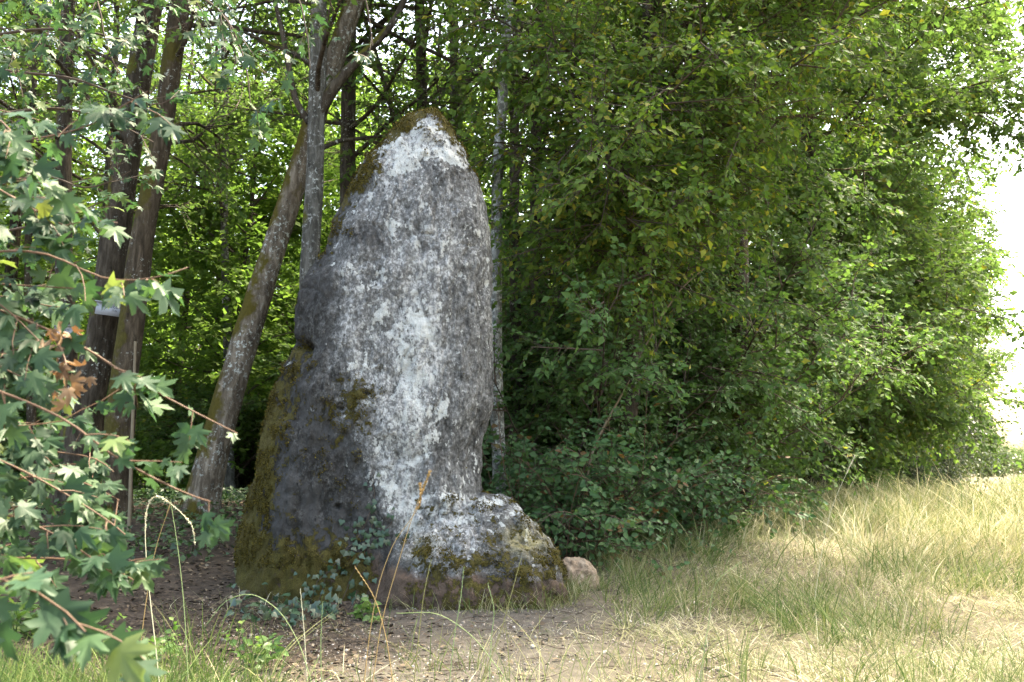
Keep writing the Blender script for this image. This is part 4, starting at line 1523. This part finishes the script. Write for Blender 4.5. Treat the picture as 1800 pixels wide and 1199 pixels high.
def grass(name, label, n, pts_fn, h_fn, w, tint_fn, reach, seed, K=4, clump=0, sig=.05):
    rng = np.random.default_rng(seed)
    x, y = pts_fn(rng, n)
    ca = None
    if clump:
        m = len(x) // clump
        cid = rng.integers(0, m, len(x))
        dx, dy = rng.normal(0, sig, len(x)), rng.normal(0, sig, len(x))
        loose = rng.random(len(x)) < .25
        x = np.where(loose, x, x[cid] + dx)
        y = np.where(loose, y, y[cid] + dy)
        ca = np.where(loose, rng.uniform(0, 6.28, len(x)), np.arctan2(dy, dx) + rng.normal(0, .5, len(x)))
    ok = ~in_stone(x, y)
    x, y = x[ok], y[ok]
    n = len(x)
    base = np.stack([x, y, gz(x, y) - .01], -1)
    h = h_fn(x, y, rng)
    a = rng.uniform(0, 2 * np.pi, n) if ca is None else ca[ok]
    # wind-laid: neighbours lean alike
    a0 = 6.28 * vnoise(np.stack([x * .8, y * .8, np.full(n, 9.)], -1)) * 1.5
    r = reach * h * rng.uniform(.2, 1.2, n)
    lean = np.stack([np.cos(a) * .85 + np.cos(a0) * .35, np.sin(a) * .85 + np.sin(a0) * .35], -1) * r[:, None]
    V, F4, F3, m = blades(base, h, lean, w(x, y, rng), rng, K)
    t = np.repeat(tint_fn(x, y, rng), m)
    o = link(name, new_mesh(name, V, [F3, F4] if len(F4) else F3, GRASS, t), kind='stuff')
    tag(o, label, 'grass')
    return o


def patch(x, y, f, s=0.0):
    return vnoise(np.stack([x * f, y * f, np.full(len(x), 4.4 + s)], -1))


def field_pts(rng, n, y0, y1, power=1.0, margin=.0, xr=.56):
    X, Y = np.zeros(0), np.zeros(0)
    while len(X) < n:
        y = y0 + (y1 - y0) * rng.random(n) ** power
        x = rng.uniform(-.2, 1, n) * (xr * y + .4)
        k = (x > edge_x(y) - margin) | (y < 10)
        X, Y = np.concatenate([X, x[k]]), np.concatenate([Y, y[k]])
    return X[:n], Y[:n]


def pts_tall(rng, n):
    x, y = field_pts(rng, int(n * 1.25), 8.0, 60, 1.6, .4)
    k = rng.random(len(x)) < sstep(8.0, 14.5, y + 1.6 * (x - 3.5) * .5 + 3 * (patch(x, y, .9) - .5))
    k &= ~((np.abs(x - .462 * y) < 1.1) & (y > 22) & (rng.random(len(x)) < .9))
    return x[k], y[k]


def pts_thatch(rng, n):
    x, y = field_pts(rng, int(n * 1.6), 4.6, 14, 1.0, .2)
    d = patch(x, y, 1.1)
    k = rng.random(len(x)) < np.clip(sstep(.1, 1.1, x - .25 * (9 - y)) * (.25 + 1.3 * d), .03, 1)
    return x[k], y[k]


grass('tall_dry_grass', 'tall pale dry grass along the sunny edge of the wood', 42000, pts_tall,
      lambda x, y, r: .95 * r.uniform(.15, .66, len(x)) * (.35 + 1.5 * patch(x, y, .7)) * (.45 + .55 * sstep(8, 15, y)), lambda x, y, r: .0055 * (1 + y * .045) * r.uniform(.5, 1.4, len(x)),
      lambda x, y, r: np.clip(.58 + .6 * (patch(x, y, .6) - .5) + r.normal(0, .24, len(x)), .1, 1), 1.3, 101, 5, 26, .10)
grass('straw', 'flattened straw-coloured dead grass on the ground right of the stone', 28000, pts_thatch,
      lambda x, y, r: r.uniform(.015, .11, len(x)), lambda x, y, r: r.uniform(.004, .009, len(x)),
      lambda x, y, r: np.clip(.70 + .4 * (patch(x, y, 2.1) - .5) + r.normal(0, .2, len(x)), .1, 1), 3.6, 102)


def pts_green(rng, n):
    x, y = field_pts(rng, n * 3, 4.4, 14, 1.0, .5)
    d = patch(x, y, .8, 3)
    k = rng.random(len(x)) < sstep(.42, .72, d + .25 * sstep(3, 0, np.abs(x - edge_x(y))) * (y > 9.5) - .35 * (x < .8)) * sstep(.0, .8, x)
    return x[k][:n], y[k][:n]


grass('ryegrass', 'loose green and fading ryegrass in tufts over the straw', 9000, pts_green,
      lambda x, y, r: r.uniform(.08, .42, len(x)), lambda x, y, r: r.uniform(.004, .009, len(x)),
      lambda x, y, r: np.clip(.36 + .4 * (patch(x, y, 1.3) - .5) + r.normal(0, .2, len(x)), 0, 1), 1.3, 103, 6, 22, .05)


def pts_left(rng, n):
    y = rng.uniform(2.4, 6.6, n * 2)
    x = rng.uniform(-.56, -.05, n * 2) * y
    k = rng.random(len(x)) < sstep(-.2, .7, (-.20 * y - x) + 1.0 * (patch(x, y, 1.5) - .45)) * sstep(6.6, 5.4, y) + .02
    return x[k][:n], y[k][:n]


grass('green_grass', 'fresh green grass at the bottom left under the maple leaves', 9000, pts_left,
      lambda x, y, r: r.uniform(.04, .40, len(x)) * (.4 + 1.1 * patch(x, y, 2.2, 5)), lambda x, y, r: r.uniform(.003, .008, len(x)),
      lambda x, y, r: np.clip(.20 + r.normal(0, .15, len(x)), 0, .9), 1.0, 104, 5, 18, .06)


def pts_sparse(rng, n):
    y = rng.uniform(4.8, 8.9, n)
    x = rng.uniform(-.34, .15, n) * y
    k = patch(x, y, 1.7, 8) > .36
    return x[k], y[k]


grass('sparse_grass', 'thin dry wisps of grass on the bare soil before the stone', 5200, pts_sparse,
      lambda x, y, r: r.uniform(.01, .08, len(x)) * (1 + 2.2 * (r.random(len(x)) < .12)), lambda x, y, r: r.uniform(.0018, .004, len(x)),
      lambda x, y, r: np.clip(.6 + r.normal(0, .25, len(x)), 0, 1), 2.4, 105)


def pts_front(rng, n):
    y = rng.uniform(4.7, 6.6, n * 2)
    x = rng.uniform(-.12, .56, n * 2) * y
    k = rng.random(len(x)) < sstep(.40, .75, patch(x, y, 1.4, 12) + .12 * x) * sstep(6.8, 5.6, y)
    return x[k][:n], y[k][:n]


grass('front_ryegrass', 'loose olive ryegrass stems along the bottom of the picture', 1500, pts_front,
      lambda x, y, r: r.uniform(.12, .42, len(x)), lambda x, y, r: r.uniform(.003, .006, len(x)),
      lambda x, y, r: np.clip(.36 + r.normal(0, .2, len(x)), 0, 1), 1.0, 106, 6, 14, .05)


def pts_foot(rng, n):
    a = rng.uniform(-2.6, .7, n)
    q = rng.uniform(1.0, 1.18, n)
    x, y = -.38 + .88 * q * np.cos(a), 9.15 + .74 * q * np.sin(a)
    a2 = rng.uniform(-3.0, -1.6, n)
    x = np.where(rng.random(n) < .3, -.95 + 1.3 * q * np.cos(a2), x)
    pb = rng.random(n) < .22
    x = np.where(pb, .62 + .20 * q * np.cos(a * 1.9), x)
    y = np.where(pb, 9.5 + .19 * q * np.sin(a * 1.9), y)
    k = rng.random(n) < .15 + .85 * sstep(-.6, .3, x)
    return x[k], y[k]


grass('foot_grass', 'thin grass growing against the toe of the stone', 2400, pts_foot,
      lambda x, y, r: r.uniform(.04, .24, len(x)), lambda x, y, r: r.uniform(.003, .006, len(x)),
      lambda x, y, r: np.clip(.48 + r.normal(0, .22, len(x)), 0, 1), 1.3, 107, 5)


def build_cover():
    rng = np.random.default_rng(111)
    # low plants along the forest floor behind and left of the stone
    n = 20000
    y = 9.6 + 24 * rng.random(n) ** 1.3
    x = rng.uniform(-.56, .1, n) * y
    d = patch(x, y, .55, 2)
    k = (d + .25 * sstep(11, 15, y) + .12 * sstep(-1.6, -2.4, x) > .52) & ~in_stone(x, y) & (x < edge_x(y) - .3)
    x, y = x[k], y[k]
    n = len(x)
    pos = np.stack([x, y, gz(x, y) + rng.uniform(.02, .22, n)], -1)
    V, F, T = leaf_mesh(pos, rng.normal(0, 1, (n, 3)) * np.array([1, 1, .4]), np.array([0, -.3, 1]) + rng.normal(0, .4, (n, 3)), rng.uniform(.05, .10, n), LEAF4, rng.random(n))
    o = link('ground_cover', new_mesh('ground_cover', V, F, M['cover_leaf'], T), kind='stuff')
    tag(o, 'low green plants carpeting the forest floor', 'ground cover')
    # fallen leaves
    n = 24000
    y = rng.uniform(5.2, 22, n)
    x = rng.uniform(-.56, .05, n) * y
    k = ~in_stone(x, y) & (rng.random(n) < sstep(-.5, -1.7, x + .12 * (y - 8.5)) + .17)
    x, y = x[k], y[k]
    n = len(x)
    pos = np.stack([x, y, gz(x, y) + rng.uniform(.012, .03, n)], -1)
    V, F, T = leaf_mesh(pos, rng.normal(0, 1, (n, 3)) * np.array([1, 1, .15]), np.array([0, 0, 1]) + rng.normal(0, .3, (n, 3)), rng.uniform(.025, .07, n), LEAF4, rng.random(n))
    lm = tint_mat('leaf_litter', [(0, (.03, .022, .015)), (.6, (.075, .054, .037)), (.9, (.14, .105, .07)), (1, (.26, .21, .15))], .85)
    o = link('leaf_litter', new_mesh('leaf_litter', V, F, lm, T), kind='stuff')
    tag(o, 'brown fallen leaves covering the shaded soil left of the stone', 'leaf litter')
    # dead twigs
    n = 900
    y = rng.uniform(5.0, 11, n)
    x = rng.uniform(-.5, .25, n) * y
    k = ~in_stone(x, y)
    x, y = x[k], y[k]
    n = len(x)
    st = np.stack([x, y, gz(x, y) + .012], -1)
    P = grow(st, rng.normal(0, 1, (n, 3)) * np.array([1, 1, .03]), rng.uniform(.05, .3, n), 4, .15, 0, rng)
    V, F = tubes(P, .0035, .0015, 4)
    o = link('dead_twig_litter', new_mesh('dead_twig_litter', V, F, M['twig'], np.zeros(len(V))), kind='stuff')
    tag(o, 'thin dead twigs scattered on the soil', 'twig litter')
    # gravel grit on the bare soil
    n = 5200
    y = rng.uniform(5.0, 9.0, n)
    x = rng.uniform(-.3, .2, n) * y
    k = ~in_stone(x, y)
    x, y = x[k], y[k]
    n = len(x)
    OC = np.array([[1, 0, 0], [-1, 0, 0], [0, 1, 0], [0, -1, 0], [0, 0, .7], [0, 0, -.7]], float)
    OF = np.array([[0, 2, 4], [2, 1, 4], [1, 3, 4], [3, 0, 4], [2, 0, 5], [1, 2, 5], [3, 1, 5], [0, 3, 5]])
    s = rng.uniform(.003, .010, n) * np.where(rng.random(n) < .06, 2.4, 1)
    pos = np.stack([x, y, gz(x, y) + .006], -1)
    V, F, T = leaf_mesh(pos, rng.normal(0, 1, (n, 3)), rng.normal(0, 1, (n, 3)), s, (OC, OF), rng.random(n))
    o = link('grit', new_mesh('grit', V, F, tint_mat('grit', [(0, (.12, .09, .07)), (.7, (.26, .22, .18)), (1, (.48, .43, .38))], .9), T), kind='stuff')
    tag(o, 'small pale grit on the bare soil in front of the stone', 'grit')


build_cover()


# ------------------------------------------------------------------ single grass stalks standing out before the stone
def stalk(pix, Y, label, tone, head=(.62, 1.0), hw=.006, kind='rye'):
    pts = smooth_path([at(u, v, Y) for u, v in pix], 26)
    b = pts[0].copy()
    off = b.copy()
    off[2] = float(gz(b[0], b[1]))
    pts = np.concatenate([[off - np.array([0, 0, .02])], pts]) if pts[0][2] > off[2] + .02 else pts
    pts = smooth_path(pts, 30)
    root = thing('grass_stalk', off, label, 'grass stalk', 'tall grass stalks in front')
    mat = STALK[tone]
    stem = link('stem', trunk_mesh('stem', pts, np.linspace(.0026, .0012, 30), mat, off, 6, .03, 0), root)
    i0 = int(head[0] * 29)
    seg = pts[i0:]
    T = norm(np.gradient(seg, axis=0))
    bag = Bag()
    t = np.linspace(0, 1, 22)
    pos, tan = sample(seg[None], t[None])
    pos, tan = pos[0], tan[0]
    sd = norm(np.cross(tan, np.array([0, 1., 0])))
    sg = np.where(np.arange(22) % 2 == 0, 1., -1.)[:, None]
    if kind == 'rye':
        ax = tan + .22 * sd * sg
        V, F, _ = leaf_mesh(pos, ax, np.tile([[0, -1., .2]], (22, 1)), np.full(22, .0125), (OVATE[0] * np.array([.62, 1, 1]), OVATE[1]), np.zeros(22))
        bag.add(V, F)
    else:
        g = np.random.default_rng(int(pix[0][0]))
        n = 160
        q, tn = sample(seg[None], g.random((1, n)))
        ax = norm(tn[0] + g.normal(0, .7, (n, 3)))
        V, F, _ = leaf_mesh(q[0], ax, g.normal(0, 1, (n, 3)), np.full(n, .011), LEAF4, np.zeros(n))
        bag.add(V, F)
    link('seed_head', bag.mesh('seed_head', mat, off), stem)


STALK = {'green': plain('stalk_green', (.20, .26, .11), .6, .25, 60), 'pale': plain('stalk_pale', (.50, .46, .32), .7, .2, 60), 'brown': plain('stalk_brown', (.33, .22, .09), .7, .3, 40), 'olive': plain('stalk_olive', (.20, .19, .07), .6, .3, 40)}
for pix, Y, lab, tone, hd, kd in [
    ([(330, 1180), (322, 1050), (312, 960), (300, 882)], 5.0, 'pale green stalk rising straight at the left, in front of the leaf litter', 'green', (.35, 1), 'rye'),
    ([(244, 1160), (258, 1050), (275, 960), (298, 890)], 5.0, 'reddish thin stalk leaning right beside the pale green one', 'brown', (.97, 1), 'rye'),
    ([(300, 885), (322, 905), (338, 925), (342, 955)], 5.0, 'short drooping fluffy seed head hanging from the pale stalk tips', 'pale', (.55, 1), 'fox'),
    ([(545, 1190), (520, 1120), (480, 1065), (440, 1045), (400, 1055), (365, 1095)], 5.2, 'green stalk arching left across the foot of the stone', 'green', (.5, 1), 'rye'),
    ([(540, 1199), (536, 1130), (532, 1080), (528, 1038)], 5.4, 'short pale upright stalk before the ivy patch', 'pale', (.4, 1), 'rye'),
    ([(565, 1199), (564, 1130), (567, 1060)], 5.5, 'short upright green stalk right of the pale one by the ivy', 'green', (.4, 1), 'rye'),
    ([(690, 1195), (676, 1110), (655, 1045), (625, 998)], 4.9, 'brown-tipped stalk bending left in front of the stone base', 'brown', (.75, 1), 'rye'),
    ([(640, 1199), (652, 1100), (668, 1020), (690, 960), (740, 870), (738, 850)], 4.9, 'tall thin orange stalk crossing the stone base up to the pale rock', 'brown', (.93, 1), 'fox'),
    ([(655, 1199), (672, 1090), (700, 990), (728, 900), (756, 828)], 5.0, 'tallest orange stalk with a fluffy curved tip before the stone', 'brown', (.93, 1), 'fox'),
    ([(728, 1199), (737, 1110), (746, 1040), (757, 988)], 4.8, 'dark olive upright stalk in front of the mossy toe', 'olive', (.3, 1), 'rye'),
    ([(790, 1199), (800, 1110), (810, 1050), (815, 1000)], 4.9, 'green upright stalk in front of the middle of the toe', 'green', (.4, 1), 'rye'),
    ([(860, 1199), (864, 1120), (868, 1070), (858, 1028)], 5.1, 'green stalk nodding left before the right end of the toe', 'green', (.4, 1), 'rye'),
    ([(845, 1199), (880, 1110), (900, 1040), (915, 985)], 4.7, 'olive stalk leaning right across the toe of the stone', 'olive', (.4, 1), 'rye'),
    ([(880, 1180), (820, 1110), (770, 1080), (700, 1078)], 5.0, 'pale arching stalk lying low across the bare soil', 'green', (.4, 1), 'rye'),
    ([(1230, 1199), (1245, 1100), (1262, 1020), (1300, 990)], 4.9, 'blue-green stalk nodding right in the straw at the lower right', 'green', (.45, 1), 'rye'),
    ([(1420, 1160), (1440, 1000), (1460, 900), (1503, 800)], 8.5, 'tall straw stalk leaning right with its head before the dark bushes', 'pale', (.9, 1), 'fox'),
]:
    stalk(pix, Y, lab, tone, hd, kind=kd)


# ------------------------------------------------------------------ broad-leaved weeds
WEED = leaf_mat('weed_leaf', [(0, (.06, .12, .03)), (.6, (.10, .18, .045)), (1, (.16, .22, .06))], .4, .35, obj_random=True)
WEEDY = leaf_mat('weed_leaf_pale', [(0, (.12, .18, .06)), (.6, (.22, .26, .09)), (1, (.36, .30, .06))], .4, .35, obj_random=True)


def weed(u, v, nst, h, size, label, seed, mat=WEED, spread=.5):
    rng = np.random.default_rng(seed)
    Y = CAM_H * F_PX / max(60, v - HOR)
    for _ in range(8):
        p = at(u, v, Y)
        Y = Y * (CAM_H - float(gz(p[0], Y))) / max(.05, CAM_H - p[2])
    off = at(u, v, Y)
    off[2] = float(gz(off[0], off[1]))
    root = thing('leafy_weed', off, label, 'weed')
    st = off + rng.normal(0, .05, (nst, 3)) * np.array([1, 1, 0])
    P = grow(st, rng.normal(0, spread, (nst, 3)) * np.array([1, 1, 0]) + UP, h * rng.uniform(.5, 1.1, nst), 7, .10, .06, rng)
    hosts = []
    for q in P:
        hosts.append((link('stem', trunk_mesh('stem', smooth_path(q, 14), np.linspace(.003, .0012, 14), WEED, off, 5, .05, 0), root), q))
    sites = leaf_sites(P, 9, size, rng, .2, (0, -.5, .8), .4, .15, .15)
    leaf_parts(root, off, sites, [OVATE, (OVATE[0] * np.array([1.2, 1, 2]), OVATE[1])], mat, seed=seed, hosts=hosts)


weed(440, 1175, 9, .30, .055, 'bright green weed with small oval leaves at the bottom left of the bare soil', 131)
weed(150, 1150, 12, .34, .075, 'low green broad-leaved weed under the maple leaves at the bottom left', 132)
weed(290, 1165, 8, .24, .05, 'small green weed between the grass stalks left of the bare soil', 133)
weed(30, 1120, 12, .40, .085, 'large-leaved green weed in the bottom left corner', 134)
weed(640, 1090, 7, .20, .06, 'little green weed growing right against the front of the stone base', 135)
weed(1150, 960, 10, .55, .12, 'large-leaved green weed at the foot of the brambles', 136)
weed(1085, 965, 8, .50, .08, 'yellowing weed with pale leaves at the foot of the brambles', 137, WEEDY)
weed(1290, 950, 10, .45, .09, 'green weed between the brambles and the dry grass', 138)


# ------------------------------------------------------------------ thin bare stems in the thicket and a pale pole
def bare_stem(name, pix, Y, w0, w1, mat, label, cat='dead sapling'):
    pts = [at(u, v, Y) for u, v in pix]
    g0 = pts[0] + (pts[0] - pts[1]) * .2
    g0[2] = float(gz(g0[0], g0[1])) - .03
    if pts[0][2] - g0[2] < .12:
        pts = pts[1:]
    pts = smooth_path([g0] + pts, 30)
    off = pts[0].copy()
    me = trunk_mesh(name, pts, np.linspace(w0, w1, 30) / F_PX * Y / 2, mat, off, 8, .06, 0, 5)
    o = link(name, me)
    o.location = tuple(off)
    tag(o, label, cat)


PALE_TWIG = plain('pale_twig', (.17, .135, .09), .8, .3, 30)
bare_stem('bare_pole', [(228, 895), (231, 800), (235, 690), (238, 600)], 11.0, 7, 5, PALE_TWIG, 'thin pale peeled pole standing in front of the leaning pair of trunks')
bare_stem('dead_sapling', [(1040, 800), (1100, 680), (1150, 580), (1200, 505), (1240, 470)], 11.0, 4.5, 2.5, PALE_TWIG, 'long pale bare stem slanting right through the green thicket')


# ------------------------------------------------------------------ the crop and far trees beyond the path
def build_crop():
    rng = np.random.default_rng(121)
    n = 9000
    y = 17 + 110 * rng.random(n) ** 1.5
    x = .468 * y + 1.6 + rng.uniform(0, 1, n) ** 1.3 * 30
    base = np.stack([x, y, gz(x, y) - .02], -1)
    h = rng.uniform(.5, 1.25, n) * sstep(0, 3, x - .468 * y - 1.2)
    a = rng.uniform(0, 6.28, n)
    lean = np.stack([np.cos(a), np.sin(a)], -1) * (h * .5)[:, None]
    V, F4, F3, m = blades(base, h, lean, rng.uniform(.05, .09, n), rng, 4, 1.5)
    o = link('field_crop', new_mesh('field_crop', V, [F3, F4], M['crop_leaf'], np.repeat(rng.random(n), m)), kind='stuff')
    tag(o, 'light green crop in the field right of the path', 'crop')


build_crop()
GH = 'far hedge trees beyond the field'
for x, y, s, lab in ((76, 165, .8, 'blue-green hedge tree on the horizon beside the path end'), (92, 180, .75, 'hedge tree on the horizon right of the first'), (60, 150, .9, 'hedge tree on the horizon nearest the tree line')):
    dup(hazel, (x, y, gz(x, y) - .3), x, (s * 3.2, s * 2.0), lab, GH)
